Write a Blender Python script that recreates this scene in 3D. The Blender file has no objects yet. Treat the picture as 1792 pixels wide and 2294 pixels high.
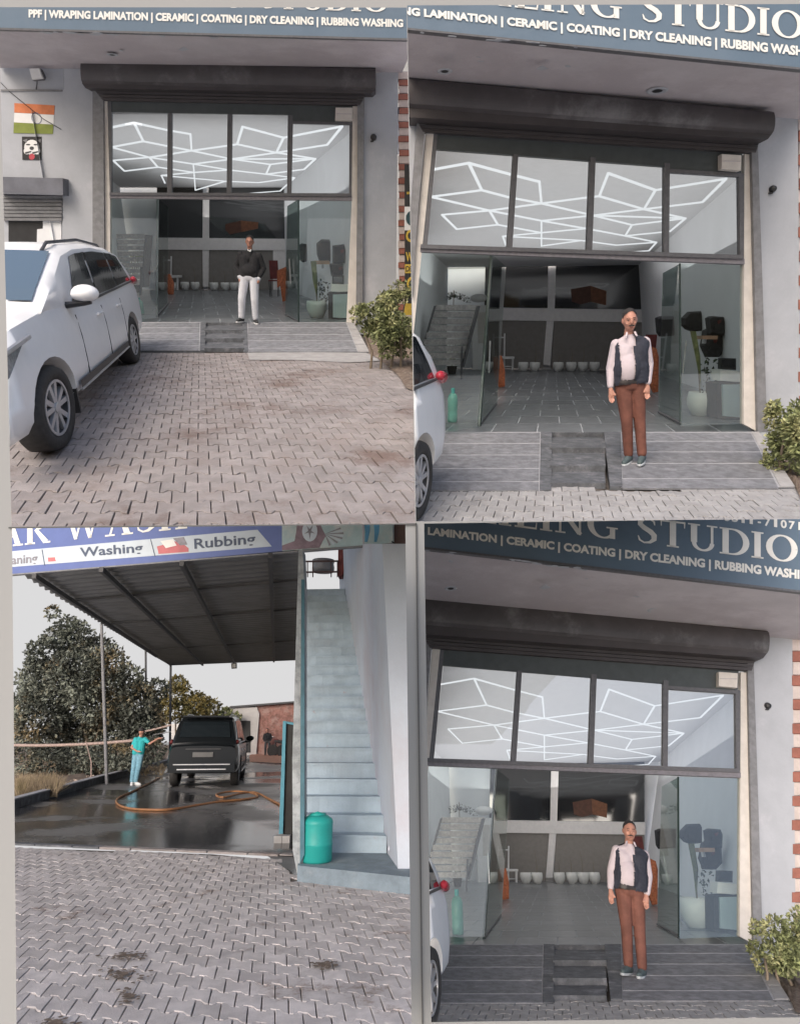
import bpy, bmesh, math, random
from mathutils import Vector as V, Matrix
random.seed(7)
SC = bpy.context.scene
# ------------------------------------------------------------------ camera, world, sun, exposure
F, CX, CY = 1500.0, 896.0, 1147.0
cd = bpy.data.cameras.new('camera'); cam = bpy.data.objects.new('camera', cd)
SC.collection.objects.link(cam); SC.camera = cam
cam.location = (0, 0, 0); cam.rotation_euler = (math.radians(90), 0, 0)
cd.sensor_fit = 'VERTICAL'; cd.sensor_height = 36; cd.lens = 36 * F / 2294.0
cd.clip_start = 0.05; cd.clip_end = 500
W = bpy.data.worlds.new('World'); SC.world = W; W.use_nodes = True
nt = W.node_tree; bg = nt.nodes['Background']
sky = nt.nodes.new('ShaderNodeTexSky'); sky.sky_type = 'NISHITA'; sky.sun_disc = False
SUN_EL, SUN_AZ = math.radians(37), math.radians(204)      # behind the camera, high
sky.sun_elevation = SUN_EL; sky.sun_rotation = SUN_AZ
sky.air_density = 1.0; sky.dust_density = 4.0; sky.ozone_density = 0.6
nt.links.new(sky.outputs[0], bg.inputs[0]); bg.inputs[1].default_value = 0.15
sd = bpy.data.lights.new('sun', 'SUN'); sd.energy = 0.9; sd.angle = math.radians(35); sd.color = (1, .98, .96)
sun = bpy.data.objects.new('sun', sd); SC.collection.objects.link(sun)
sdir = V((math.sin(SUN_AZ) * math.cos(SUN_EL), math.cos(SUN_AZ) * math.cos(SUN_EL), math.sin(SUN_EL)))
sun.rotation_euler = sdir.to_track_quat('Z', 'Y').to_euler(); sun.location = (0, -5, 8)
SC.view_settings.view_transform = 'Standard'; SC.view_settings.look = 'None'
SC.view_settings.gamma = 1.0; SC.view_settings.use_curve_mapping = False
SC.view_settings.exposure = 0.55
SC.render.engine = 'CYCLES'
SC.cycles.use_denoising = True
SC.cycles.max_bounces = 7; SC.cycles.transparent_max_bounces = 12

# ------------------------------------------------------------------ materials
def lin(c):
    return tuple(((x / 255 + .055) / 1.055) ** 2.4 if x > 10 else x / 255 / 12.92 for x in c)
MATS = {}
def mat(name, col, rough=.75, metal=0., var=.12, scale=6., bump=.0, bscale=60., island=0., col2=None, lo=.45, hi=.62, emit=0., spec=.4, col3=None, s3=1.5, t3=(.55, .75)):
    """procedural surface: base colour, grain, blotches of a second colour, per-piece tint"""
    if name in MATS: return MATS[name]
    m = bpy.data.materials.new(name); m.use_nodes = True; n = m.node_tree.nodes; L = m.node_tree.links
    b = n['Principled BSDF']; b.inputs['Roughness'].default_value = rough; b.inputs['Metallic'].default_value = metal
    b.inputs['Specular IOR Level'].default_value = spec
    g = n.new('ShaderNodeNewGeometry')
    def noise(sc, det=5, ro=.6):
        t = n.new('ShaderNodeTexNoise'); t.inputs['Scale'].default_value = sc; t.inputs['Detail'].default_value = det
        t.inputs['Roughness'].default_value = ro; L.new(g.outputs['Position'], t.inputs['Vector']); return t
    def mixc(a, bcol, fac):
        x = n.new('ShaderNodeMix'); x.data_type = 'RGBA'
        if hasattr(a, 'name'): L.new(a, x.inputs[6])
        else: x.inputs[6].default_value = (*a, 1)
        if hasattr(bcol, 'name'): L.new(bcol, x.inputs[7])
        else: x.inputs[7].default_value = (*bcol, 1)
        if hasattr(fac, 'name'): L.new(fac, x.inputs[0])
        else: x.inputs[0].default_value = fac
        return x.outputs[2]
    def ramp(src, lo, hi):
        r = n.new('ShaderNodeMapRange'); r.inputs[1].default_value = lo; r.inputs[2].default_value = hi
        r.interpolation_type = 'SMOOTHSTEP'; L.new(src, r.inputs[0]); return r.outputs[0]
    t = noise(scale); c = tuple(col)
    out = mixc(tuple(x * (1 - var) for x in c), tuple(min(1, x * (1 + var)) for x in c), ramp(t.outputs[0], .3, .7))
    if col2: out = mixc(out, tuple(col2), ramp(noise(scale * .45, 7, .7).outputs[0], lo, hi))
    if col3: out = mixc(out, tuple(col3), ramp(noise(s3, 8, .75).outputs[0], *t3))
    t2 = noise(bscale, 3)
    gr = n.new('ShaderNodeMix'); gr.data_type = 'RGBA'; gr.blend_type = 'MULTIPLY'; gr.inputs[0].default_value = 1
    mr = n.new('ShaderNodeMapRange'); mr.inputs[3].default_value = 1 - var * .7; mr.inputs[4].default_value = 1 + var * .7
    L.new(t2.outputs[0], mr.inputs[0]); L.new(out, gr.inputs[6]); L.new(mr.outputs[0], gr.inputs[7]); out = gr.outputs[2]
    if island:
        oi = n.new('ShaderNodeObjectInfo'); ad = n.new('ShaderNodeMath'); ad.operation = 'ADD'
        L.new(oi.outputs['Random'], ad.inputs[0]); L.new(g.outputs['Random Per Island'], ad.inputs[1])
        fr = n.new('ShaderNodeMath'); fr.operation = 'FRACT'; L.new(ad.outputs[0], fr.inputs[0])
        mr2 = n.new('ShaderNodeMapRange'); mr2.inputs[3].default_value = 1 - island; mr2.inputs[4].default_value = 1 + island
        L.new(fr.outputs[0], mr2.inputs[0])
        g2 = n.new('ShaderNodeMix'); g2.data_type = 'RGBA'; g2.blend_type = 'MULTIPLY'; g2.inputs[0].default_value = 1
        L.new(out, g2.inputs[6]); L.new(mr2.outputs[0], g2.inputs[7]); out = g2.outputs[2]
    L.new(out, b.inputs['Base Color'])
    if emit:
        b.inputs['Emission Color'].default_value = (*c, 1); b.inputs['Emission Strength'].default_value = emit
    if bump:
        bn = n.new('ShaderNodeBump'); bn.inputs['Strength'].default_value = bump; bn.inputs['Distance'].default_value = .01
        L.new(t2.outputs[0], bn.inputs['Height']); L.new(bn.outputs[0], b.inputs['Normal'])
    MATS[name] = m; return m
def wet(name, col, dry, lo=.42, hi=.6, sc=.9):
    """concrete with wet patches: darker and glossier where the water lies"""
    m = mat(name, dry, rough=.8, var=.12, scale=5, bump=.1, bscale=50)
    n = m.node_tree.nodes; L = m.node_tree.links; b = n['Principled BSDF']
    g = n['Geometry']; t = n.new('ShaderNodeTexNoise'); t.inputs['Scale'].default_value = sc; t.inputs['Detail'].default_value = 6
    L.new(g.outputs['Position'], t.inputs['Vector'])
    r = n.new('ShaderNodeMapRange'); r.inputs[1].default_value = lo; r.inputs[2].default_value = hi; L.new(t.outputs[0], r.inputs[0])
    old = b.inputs['Base Color'].links[0].from_socket
    x = n.new('ShaderNodeMix'); x.data_type = 'RGBA'; L.new(r.outputs[0], x.inputs[0]); x.inputs[6].default_value = (*col, 1); L.new(old, x.inputs[7])
    L.new(x.outputs[2], b.inputs['Base Color'])
    r2 = n.new('ShaderNodeMapRange'); r2.inputs[3].default_value = .1; r2.inputs[4].default_value = .62; L.new(r.outputs[0], r2.inputs[0])
    L.new(r2.outputs[0], b.inputs['Roughness']); return m
def glass(name, tint=(.85, .93, .92), refl=.1, rough=.02):
    if name in MATS: return MATS[name]
    m = bpy.data.materials.new(name); m.use_nodes = True; n = m.node_tree.nodes; L = m.node_tree.links
    n.remove(n['Principled BSDF']); out = n['Material Output']
    tr = n.new('ShaderNodeBsdfTransparent'); tr.inputs[0].default_value = (*tint, 1)
    gl = n.new('ShaderNodeBsdfGlossy'); gl.inputs['Roughness'].default_value = rough
    lw = n.new('ShaderNodeLayerWeight'); lw.inputs[0].default_value = .35
    mr = n.new('ShaderNodeMapRange'); mr.inputs[3].default_value = refl; mr.inputs[4].default_value = .7
    L.new(lw.outputs['Facing'], mr.inputs[0])
    mx = n.new('ShaderNodeMixShader'); L.new(mr.outputs[0], mx.inputs[0]); L.new(tr.outputs[0], mx.inputs[1]); L.new(gl.outputs[0], mx.inputs[2])
    L.new(mx.outputs[0], out.inputs[0]); MATS[name] = m; return m
def glow(name, col, s):
    if name in MATS: return MATS[name]
    m = bpy.data.materials.new(name); m.use_nodes = True; n = m.node_tree.nodes; L = m.node_tree.links
    n.remove(n['Principled BSDF']); e = n.new('ShaderNodeEmission'); e.inputs[0].default_value = (*col, 1); e.inputs[1].default_value = s
    L.new(e.outputs[0], n['Material Output'].inputs[0]); MATS[name] = m; return m

# ------------------------------------------------------------------ scene frames and object helpers
ORG = {}; REC = []
class Place:
    """one of the four printed views: its own level ground, seen from one eye point"""
    def __init__(s, key, yh, H, quad, where):
        s.key, s.H, s.quad, s.where = key, H, quad, where
        t = math.atan((CY - yh) / F); s.s, s.c = math.sin(t), math.cos(t); s.yh = yh
        X = V((1, 0, 0)); N = V((0, s.c, s.s)); U = V((0, -s.s, s.c)); s.U, s.N = U, N
        R = Matrix((X, N, U)).transposed().to_4x4()
        s.M = R @ Matrix.Translation((0, 0, -H)); s.objs = []
    def ray(s, p):
        u, v = p[0] - CX, p[1] - CY
        return V((u, F * s.c - v * s.s, -F * s.s - v * s.c))
    def flat(s, p, z=0.):
        d = s.ray(p); k = (z - s.H) / d.z; return V((d.x * k, d.y * k, z))
    def on(s, p, pl, off=0.):
        P0, n = pl; d = s.ray(p); o = V((0, 0, s.H)); k = (P0 + n * off - o).dot(n) / d.dot(n); return o + d * k
    def pix(s, P):
        w = s.M @ P; return (CX + F * w.x / w.y, CY - F * w.z / w.y)
    def vplane(s, a, b):
        """vertical plane through two floor points, normal to the eye"""
        d = (b - a); d.z = 0; n = V((d.y, -d.x, 0)).normalized()
        if n.y > 0: n = -n
        return (a.copy(), n)
    def dirto(s, xv):
        d = s.ray((xv, s.yh)); d.z = 0; return d.normalized()
def reg(S, o):
    SC.collection.objects.link(o); S.objs.append(o); return o
def tag(o, label=None, cat=None, group=None, kind=None):
    if label:
        if len(label.split()) > 16 and label.endswith(' print'):
            i = label.rindex(' in the '); label = label[:i] + ', ' + label[i + 8:]
        o['label'] = label
    if cat: o['category'] = cat
    if group: o['group'] = group
    if kind: o['kind'] = kind
    return o
def thing(S, name, label, cat, loc, group=None):
    o = bpy.data.objects.new(name, None); o.empty_display_size = .1; reg(S, o)
    loc = V(loc); ORG[o] = loc; o.matrix_world = S.M @ Matrix.Translation(loc)
    return tag(o, label, cat, group)
def mk(S, name, vs, fs, m, parent=None, smooth=False, label=None, kind=None, org=None):
    if parent is not None: og = ORG[parent]
    else: og = V(org) if org is not None else (sum((V(v) for v in vs), V()) / max(1, len(vs)) if kind != 'structure' else V())
    me = bpy.data.meshes.new(name); me.from_pydata([tuple(V(v) - og) for v in vs], [], fs)
    me.materials.append(m)
    if smooth:
        for p in me.polygons: p.use_smooth = True
    me.update()
    o = bpy.data.objects.new(name, me); reg(S, o); ORG[o] = og
    if parent is not None: o.parent = parent
    else: o.matrix_world = S.M @ Matrix.Translation(og)
    return tag(o, label, None, None, kind)
class MB:
    def __init__(s): s.v = []; s.f = []
    def add(s, vs, fs):
        k = len(s.v); s.v += [V(a) for a in vs]; s.f += [tuple(i + k for i in f) for f in fs]; return s
    def poly(s, pts, off):
        """prism: pts and the same moved by off"""
        n = len(pts); a = [V(p) for p in pts]; b = [p + off for p in a]
        fs = [tuple(range(n)), tuple(reversed(range(n, 2 * n)))] + [(i, (i + 1) % n, n + (i + 1) % n, n + i)[::-1] for i in range(n)]
        return s.add(a + b, fs)
    def box(s, c, hx, hy, hz, ax=None):
        X, Y, Z = ax or (V((1, 0, 0)), V((0, 1, 0)), V((0, 0, 1))); c = V(c)
        vs = [c + X * hx * i + Y * hy * j + Z * hz * k for i in (-1, 1) for j in (-1, 1) for k in (-1, 1)]
        return s.add(vs, [(0, 1, 3, 2), (4, 6, 7, 5), (0, 4, 5, 1), (2, 3, 7, 6), (0, 2, 6, 4), (1, 5, 7, 3)])
    def tube(s, pts, r, n=8, r1=None):
        pts = [V(p) for p in pts]; rings = []
        for i, p in enumerate(pts):
            d = (pts[min(i + 1, len(pts) - 1)] - pts[max(i - 1, 0)]).normalized()
            a = d.orthogonal() if i == 0 else (rings_a - d * rings_a.dot(d)); a.normalize(); rings_a = a
            b = d.cross(a); rr = r if r1 is None else r + (r1 - r) * i / (len(pts) - 1)
            rings.append([p + (a * math.cos(2 * math.pi * k / n) + b * math.sin(2 * math.pi * k / n)) * rr for k in range(n)])
        vs = sum(rings, []); fs = []
        for i in range(len(pts) - 1):
            for k in range(n): fs.append((i * n + k, i * n + (k + 1) % n, (i + 1) * n + (k + 1) % n, (i + 1) * n + k))
        fs.append(tuple(reversed(range(n)))); fs.append(tuple(range((len(pts) - 1) * n, len(pts) * n)))
        return s.add(vs, fs)
    def lathe(s, c, prof, n=24, ax=None, cap=True):
        X, Y, Z = ax or (V((1, 0, 0)), V((0, 1, 0)), V((0, 0, 1))); c = V(c); vs = []; fs = []
        for r, z in prof:
            for k in range(n):
                t = 2 * math.pi * k / n; vs.append(c + X * r * math.cos(t) + Y * r * math.sin(t) + Z * z)
        for i in range(len(prof) - 1):
            for k in range(n): fs.append((i * n + k, i * n + (k + 1) % n, (i + 1) * n + (k + 1) % n, (i + 1) * n + k))
        if cap: fs.append(tuple(reversed(range(n)))); fs.append(tuple(range((len(prof) - 1) * n, len(prof) * n)))
        return s.add(vs, fs)
    def go(s, S, name, m, parent=None, **k): return mk(S, name, s.v, s.f, m, parent, **k)
def prism(S, name, pl, pts, d0, d1, m, parent=None, **k):
    """outline seen at pts (pixels) whose front lies d1 before plane pl and back d0"""
    a = [S.on(p, pl, d1) for p in pts]; return MB().poly(a, -pl[1] * (d1 - d0)).go(S, name, m, parent, **k)
def hexa(S, name, pl, pts, d0, d1, m, parent=None): return prism(S, name, pl, pts, d0, d1, m, parent)
def rect(x0, y0, x1, y1): return [(x0, y0), (x1, y0), (x1, y1), (x0, y1)]

# text and simple drawn shapes as geometry on a plane -----------------------------
def text_mesh(txt, bold=.02, sx=1.):
    cu = bpy.data.curves.new('t', 'FONT'); cu.body = txt; cu.offset = bold; cu.resolution_u = 3
    o = bpy.data.objects.new('t', cu); SC.collection.objects.link(o)
    dg = bpy.context.evaluated_depsgraph_get(); me = bpy.data.meshes.new_from_object(o.evaluated_get(dg))
    vs = [v.co.copy() for v in me.vertices]; fs = [tuple(p.vertices) for p in me.polygons]
    bpy.data.objects.remove(o); bpy.data.curves.remove(cu); bpy.data.meshes.remove(me)
    x0 = min(v.x for v in vs); x1 = max(v.x for v in vs)
    return [((v.x - x0) / (x1 - x0), v.y / .70) for v in vs], fs        # y: 0 baseline, 1 cap height
def lay(S, name, shape, quad, pl, d, m, parent, th=.004, **k):
    """shape in (0..1, 0..1) laid on plane between pixel corners bl, br, tr, tl; a thin raised sheet"""
    vs, fs = shape; bl, br, tr, tl = [S.on(p, pl, d + th) for p in quad]; n = pl[1]
    P = [bl.lerp(br, x).lerp(tl.lerp(tr, x), y) for x, y in vs]; nv = len(P)
    return mk(S, name, P, fs, m, parent, **k)
def stroke_shape(strokes, seg=8):
    """letters drawn with a broad pen: each stroke a list of (x, y, half width)"""
    vs = []; fs = []
    for st in strokes:
        k0 = len(vs); n = len(st)
        for i, (x, y, w) in enumerate(st):
            a = st[max(i - 1, 0)]; b = st[min(i + 1, n - 1)]; dx, dy = b[0] - a[0], b[1] - a[1]; l = math.hypot(dx, dy) or 1
            vs += [(x - dy / l * w, y + dx / l * w), (x + dy / l * w, y - dx / l * w)]
        for i in range(n - 1): fs.append((k0 + 2 * i, k0 + 2 * i + 1, k0 + 2 * i + 3, k0 + 2 * i + 2))
    return vs, fs
def arc(cx, cy, rx, ry, a0, a1, wt, wn, n=14):
    """pen thick on the sides, thin top and bottom"""
    out = []
    for i in range(n + 1):
        a = math.radians(a0 + (a1 - a0) * i / n); out.append((cx + rx * math.cos(a), cy + ry * math.sin(a), wn + (wt - wn) * abs(math.cos(a)) ** 1.3))
    return out
def serif_letters():
    T, t = .085, .028
    def V_(x, y0=0, y1=1, w=T): return [(x, y0, w), (x, y1, w)]
    def H_(x0, x1, y, w=t): return [(x0, y, w), (x1, y, w)]
    G = {}
    G['I'] = (.42, [V_(.21), H_(.05, .37, .03), H_(.05, .37, .97)])
    G['T'] = (.72, [V_(.36), H_(.2, .52, .03), H_(.03, .69, .965, .035), [(.05, .98, .02), (.05, .76, .012)], [(.67, .98, .02), (.67, .76, .012)]])
    G['L'] = (.66, [V_(.2), H_(.04, .36, .97), H_(.04, .62, .035, .035), [(.6, .02, .02), (.62, .26, .012)]])
    G['E'] = (.66, [V_(.2), H_(.04, .6, .965, .035), H_(.04, .62, .035, .035), H_(.2, .48, .52), [(.6, .02, .02), (.62, .26, .012)], [(.58, .98, .02), (.59, .78, .012)]])
    G['H'] = (.86, [V_(.2), V_(.64), H_(.04, .36, .03), H_(.04, .36, .97), H_(.48, .8, .03), H_(.48, .8, .97), H_(.2, .64, .5)])
    G['N'] = (.86, [V_(.16, 0, 1, .03), V_(.68, 0, 1, .03), [(.16, .97, .07), (.68, .04, .07)], H_(.03, .3, .03), H_(.0, .25, .97), H_(.54, .82, .97)])
    G['U'] = (.84, [V_(.2, .3, 1), V_(.68, .3, 1, .035), H_(.04, .36, .97), H_(.54, .82, .97), arc(.44, .31, .24, .28, 180, 360, .06, .035)])
    G['D'] = (.84, [V_(.2), H_(.04, .42, .03), H_(.04, .42, .97), arc(.38, .5, .37, .47, -90, 90, T, .03)])
    G['O'] = (.88, [arc(.44, .5, .34, .475, 0, 360, T, .028, 26)])
    G['C'] = (.8, [arc(.44, .5, .34, .475, 50, 320, T, .028, 22), [(.68, .98, .02), (.68, .7, .012)]])
    G['G'] = (.88, [arc(.44, .5, .34, .475, 50, 310, T, .028, 22), V_(.68, .02, .42, .07), H_(.52, .82, .42), [(.68, .98, .02), (.68, .7, .012)]])
    G['S'] = (.66, [[(.54, .73, .012), (.52, .86, .03), (.42, .95, .032), (.27, .94, .045), (.16, .84, .07), (.16, .71, .078), (.27, .59, .085), (.42, .48, .088), (.52, .35, .08), (.52, .19, .07), (.41, .07, .045), (.26, .04, .03), (.14, .12, .03), (.1, .28, .012)]])
    G['A'] = (.86, [[(.18, .02, .028), (.42, .98, .03)], [(.42, .98, .06), (.68, .02, T)], H_(.28, .56, .33), H_(.04, .32, .03), H_(.52, .84, .03)])
    G['R'] = (.86, [V_(.2), H_(.04, .36, .03), H_(.04, .42, .97), arc(.4, .74, .25, .23, -90, 90, T * .9, .03), [(.38, .5, .05), (.7, .04, T)], H_(.64, .84, .03)])
    G['W'] = (1.2, [[(.16, .98, T * .9), (.38, .02, .05)], [(.38, .02, .028), (.6, .98, .03)], [(.58, .98, T * .9), (.8, .02, .05)], [(.8, .02, .028), (1.02, .98, .028)], H_(.02, .3, .97), H_(.46, .7, .97), H_(.9, 1.14, .97)])
    return G
SER = serif_letters()
def serif_text(txt):
    x = 0; out = []
    for ch in txt:
        if ch == ' ': x += .38; continue
        w, st = SER[ch]; vs, fs = stroke_shape(st); out.append(([(a + x, b) for a, b in vs], fs)); x += w
    return [([(a / x, b) for a, b in vs], fs) for vs, fs in out]

def blob(caps, voxel=.012, ells=(), smooth=4, dec=.5):
    """one continuous skin over tapered limbs (capsules) and ellipsoids"""
    bm = bmesh.new()
    for p0, r0, p1, r1 in caps:
        p0, p1 = V(p0), V(p1); n = max(2, int((p1 - p0).length / (.28 * max(.012, min(r0, r1)))))
        for i in range(n + 1):
            k = i / n; m = Matrix.Translation(p0.lerp(p1, k))
            bmesh.ops.create_icosphere(bm, subdivisions=2, radius=r0 + (r1 - r0) * k, matrix=m)
    for c, r, rot in ells:
        m = Matrix.Translation(c) @ rot.to_4x4() @ Matrix.Diagonal((*r, 1)) if rot else Matrix.Translation(c) @ Matrix.Diagonal((*r, 1))
        bmesh.ops.create_icosphere(bm, subdivisions=3, radius=1, matrix=m)
    me = bpy.data.meshes.new('b'); bm.to_mesh(me); bm.free()
    o = bpy.data.objects.new('b', me); SC.collection.objects.link(o)
    r = o.modifiers.new('r', 'REMESH'); r.mode = 'VOXEL'; r.voxel_size = voxel
    if smooth: q = o.modifiers.new('s', 'SMOOTH'); q.iterations = smooth; q.factor = .6
    if dec < 1: q = o.modifiers.new('d', 'DECIMATE'); q.ratio = dec
    dg = bpy.context.evaluated_depsgraph_get(); m2 = bpy.data.meshes.new_from_object(o.evaluated_get(dg))
    vs = [v.co.copy() for v in m2.vertices]; fs = [tuple(p.vertices) for p in m2.polygons]
    bpy.data.objects.remove(o); bpy.data.meshes.remove(me); bpy.data.meshes.remove(m2)
    return vs, fs
def leaves(n, fn, size, rnd, bend=.35, long=1.8):
    """n leaf faces (two triangles folded on the midrib) at points drawn by fn"""
    vs = []; fs = []
    for _ in range(n):
        p, out = fn(); s = size * rnd.uniform(.6, 1.3)
        d = (V((rnd.gauss(0, 1), rnd.gauss(0, 1), rnd.gauss(0, .8))).normalized() + out * .8).normalized()
        a = d.orthogonal().normalized(); a = (Matrix.Rotation(rnd.uniform(0, 6.28), 3, d) @ a)
        k = len(vs); up = d.cross(a) * s * bend
        vs += [p, p + d * s * long * .5 + a * s * .5 - up, p + d * s * long, p + d * s * long * .5 - a * s * .5 - up]
        fs += [(k, k + 1, k + 2), (k, k + 2, k + 3)]
    return vs, fs

# ------------------------------------------------------------------ the four views
TL = Place('TL', 576, 1.54, [(-2, 16), (911, 17), (930, 1172), (27, 1180)], 'in the upper left print')
TR = Place('TR', 759, 1.54, [(912, 12), (1800, 9), (1800, 1163), (932, 1168)], 'in the upper right print')
BL = Place('BL', 1630, 1.54, [(28, 1184), (908, 1175), (922, 2300), (38, 2300)], 'in the lower left print')
BR = Place('BR', 1907, 1.54, [(950, 1173), (1800, 1160.5), (1800, 2279), (966, 2290)], 'in the lower right print')
def toBR(p):
    x, y = p
    k = 2.5 + (580 - y) / 480 * (10 + 12 * (x - 950) / 840) if y < 580 else max(0, (690 - y) / 110) * 2.5
    return (1408 + (x - 1408) * .9675, y + 1148 + k)
def mapped(v, fn):
    if isinstance(v, tuple) and len(v) == 2 and all(isinstance(a, (int, float)) for a in v): return fn(v)
    if isinstance(v, dict): return {k: fn(a) for k, a in v.items()}
    if isinstance(v, (list, tuple)): return [mapped(a, fn) for a in v]
    return v

# surfaces shared by the shop views
M_wall = mat('white_plaster', (.40, .415, .45), .85, var=.05, scale=2, bump=.15, bscale=30, col2=(.53, .53, .57), lo=.5, hi=.8, col3=(.36, .35, .36), s3=7, t3=(.66, .8))
M_soffit = mat('grey_soffit_plaster', (.50, .465, .485), .9, var=.08, scale=1.2, bump=.2, bscale=30, col2=(.44, .40, .42), col3=(.6, .58, .6), s3=4, t3=(.7, .78))
M_dark = mat('dark_shutter_paint', (.062, .055, .057), .5, var=.12, scale=2, col2=(.085, .078, .082), lo=.55, hi=.9)
M_hous = mat('shutter_housing_paint', (.07, .063, .066), .42, var=.15, scale=2, col2=(.17, .165, .17), lo=.5, hi=.72, bump=.2, bscale=6)  # paler second colour paints in weak stains and the housing's highlight streak
M_frame = mat('aluminium_frame', (.115, .115, .125), .5, var=.12, scale=20)
M_trans = mat('transom_profile', (.19, .18, .2), .5, var=.12, scale=20)
M_head = mat('head_panel', (.065, .075, .078), .5, var=.1)
M_cream = mat('cream_batten', (.62, .58, .54), .7, var=.07, col2=(.5, .45, .42), lo=.6, hi=.8)
M_rail = mat('guide_rail', (.2, .2, .21), .5, var=.15, scale=10)
M_sign = mat('sign_blue', (.115, .165, .225), .55, var=.05, scale=1.5, col2=(.13, .18, .24))
M_letter = mat('sign_letter_white', (.78, .77, .74), .6, var=.03)
M_glass = glass('window_glass', (.93, .94, .945), .055)
M_glassd = glass('door_glass', (.90, .94, .93), .05)
M_led = glow('led_tube', (.95, .98, 1.0), .75)
M_ceil = mat('ceiling_white', (.60, .60, .62), .8, var=.03)
M_int = mat('interior_wall_white', (.76, .77, .79), .8, var=.03, scale=1)
M_band = mat('gallery_beam_white', (.82, .80, .79), .8, var=.04)
M_tile = mat('slate_tile', (.15, .16, .17), .3, var=.2, scale=8, island=.16, col2=(.11, .118, .127), spec=.5)
M_grout = mat('pale_grout', (.4, .42, .44), .8)
M_low = mat('brown_grey_lower_wall', (.26, .245, .23), .8, var=.06)
M_bglass = mat('dark_gallery_glass', (.022, .023, .025), .05, var=.0, spec=.9)
M_ramp = mat('ramp_stone', (.175, .178, .193), .8, var=.22, scale=9, bump=.5, bscale=70, island=.08, col2=(.27, .27, .29), lo=.5, hi=.72, col3=(.34, .33, .34), s3=14, t3=(.6, .72))
M_joint = mat('pale_mortar', (.36, .36, .38), .9, var=.15)
M_step = mat('step_concrete', (.10, .105, .115), .85, var=.25, scale=9, bump=.5, col2=(.2, .2, .22), lo=.5, hi=.7)
M_sand = mat('joint_sand', (.12, .105, .095), .95, var=.3, scale=20)
M_pav = mat('concrete_paver', (.275, .248, .242), .88, var=.14, scale=6, bump=.55, bscale=110, island=.09, col2=(.26, .225, .215), lo=.48, hi=.7, col3=(.16, .115, .1), s3=.9, t3=(.5, .7))
M_pav2 = mat('dusty_paver', (.35, .34, .34), .9, var=.12, scale=6, bump=.5, bscale=90, island=.06, col2=(.30, .29, .285), lo=.45, hi=.7, col3=(.2, .175, .16), s3=8, t3=(.62, .76))
M_pav3 = mat('worn_paver', (.48, .445, .437), .85, var=.14, scale=6, bump=.5, bscale=100, island=.13, col2=(.42, .385, .38), lo=.48, hi=.68, col3=(.22, .17, .145), s3=1.1, t3=(.56, .68))
M_dirt = mat('dry_soil', (.16, .12, .095), .95, var=.35, scale=9, bump=.8, bscale=40, col2=(.3, .25, .21), lo=.5, hi=.7)
M_pot = mat('white_ceramic', (.72, .73, .71), .35, var=.03)
M_green = mat('dark_leaf', (.035, .05, .03), .6, var=.3, island=.35)
M_yleaf = mat('variegated_leaf', (.17, .19, .085), .6, var=.3, island=.5, col2=(.40, .39, .20), lo=.5, hi=.62)
M_stem = mat('brown_stem', (.2, .16, .12), .8)
M_black = mat('black_plastic', (.03, .03, .032), .45)
M_white = mat('white_paint', (.72, .72, .72), .5, var=.03)
M_skin = mat('skin', (.42, .21, .155), .55, var=.06, scale=20)
M_orange = mat('orange_cloth', (.42, .14, .07), .85, var=.35, scale=25)
M_teal = mat('teal_plastic', (.02, .31, .28), .45, var=.06)
M_chrome = mat('steel', (.5, .5, .52), .35, metal=.7)
M_red = mat('red_lens', (.45, .03, .05), .25)
M_tyre = mat('tyre_rubber', (.04, .038, .037), .8, var=.2, scale=20)
M_rim = mat('alloy_rim', (.52, .52, .54), .35, metal=.5, var=.05)
M_rimd = mat('rim_dark', (.06, .06, .065), .6)
M_carw = mat('white_car_paint', (.86, .86, .87), .25, var=.015, spec=.4)
M_carg = mat('tinted_car_glass', (.014, .019, .023), .07, var=.0, spec=.7)
M_wsg = mat('windscreen_glass', (.10, .14, .18), .08, var=.0, spec=.9)

def paver_mesh(S, ax, ay, w, p, mname, m, gap=.0075):
    """one dumbbell paver: wide ends, narrow waist, bevelled rim; ax / ay are the lattice directions"""
    d = .1; g = gap / w; e = .5 - g / 2; q = .5 - gap / p / 2
    out = [(-e, -(q + d)), (-.33, -(q + d)), (-.17, -(q - d)), (.17, -(q - d)), (.33, -(q + d)), (e, -(q + d))]
    out = out + [(x, -y) for x, y in reversed(out)]
    me = bpy.data.meshes.new(mname); vs = []
    for k, z in ((1, -.02), (1, -.0035), (.955, 0)):
        for x, y in out:
            P = ax * (x * w * (1 - (1 - k) * .6)) + ay * (y * p * k); vs.append((P.x, P.y, z))
    n = len(out); fs = [tuple(range(2 * n, 3 * n))]
    for r in (0, 1):
        for i in range(n): fs.append((r * n + i, r * n + (i + 1) % n, (r + 1) * n + (i + 1) % n, (r + 1) * n + i))
    me.from_pydata(vs, [], fs); me.materials.append(m); me.update(); return me
def inside(q, p, mg=0):
    ok = True
    for i in range(4):
        a, b = q[i], q[(i + 1) % 4]; cr = (b[0] - a[0]) * (p[1] - a[1]) - (b[1] - a[1]) * (p[0] - a[0])
        if cr < -mg * math.hypot(b[0] - a[0], b[1] - a[1]): return False
    return ok
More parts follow.
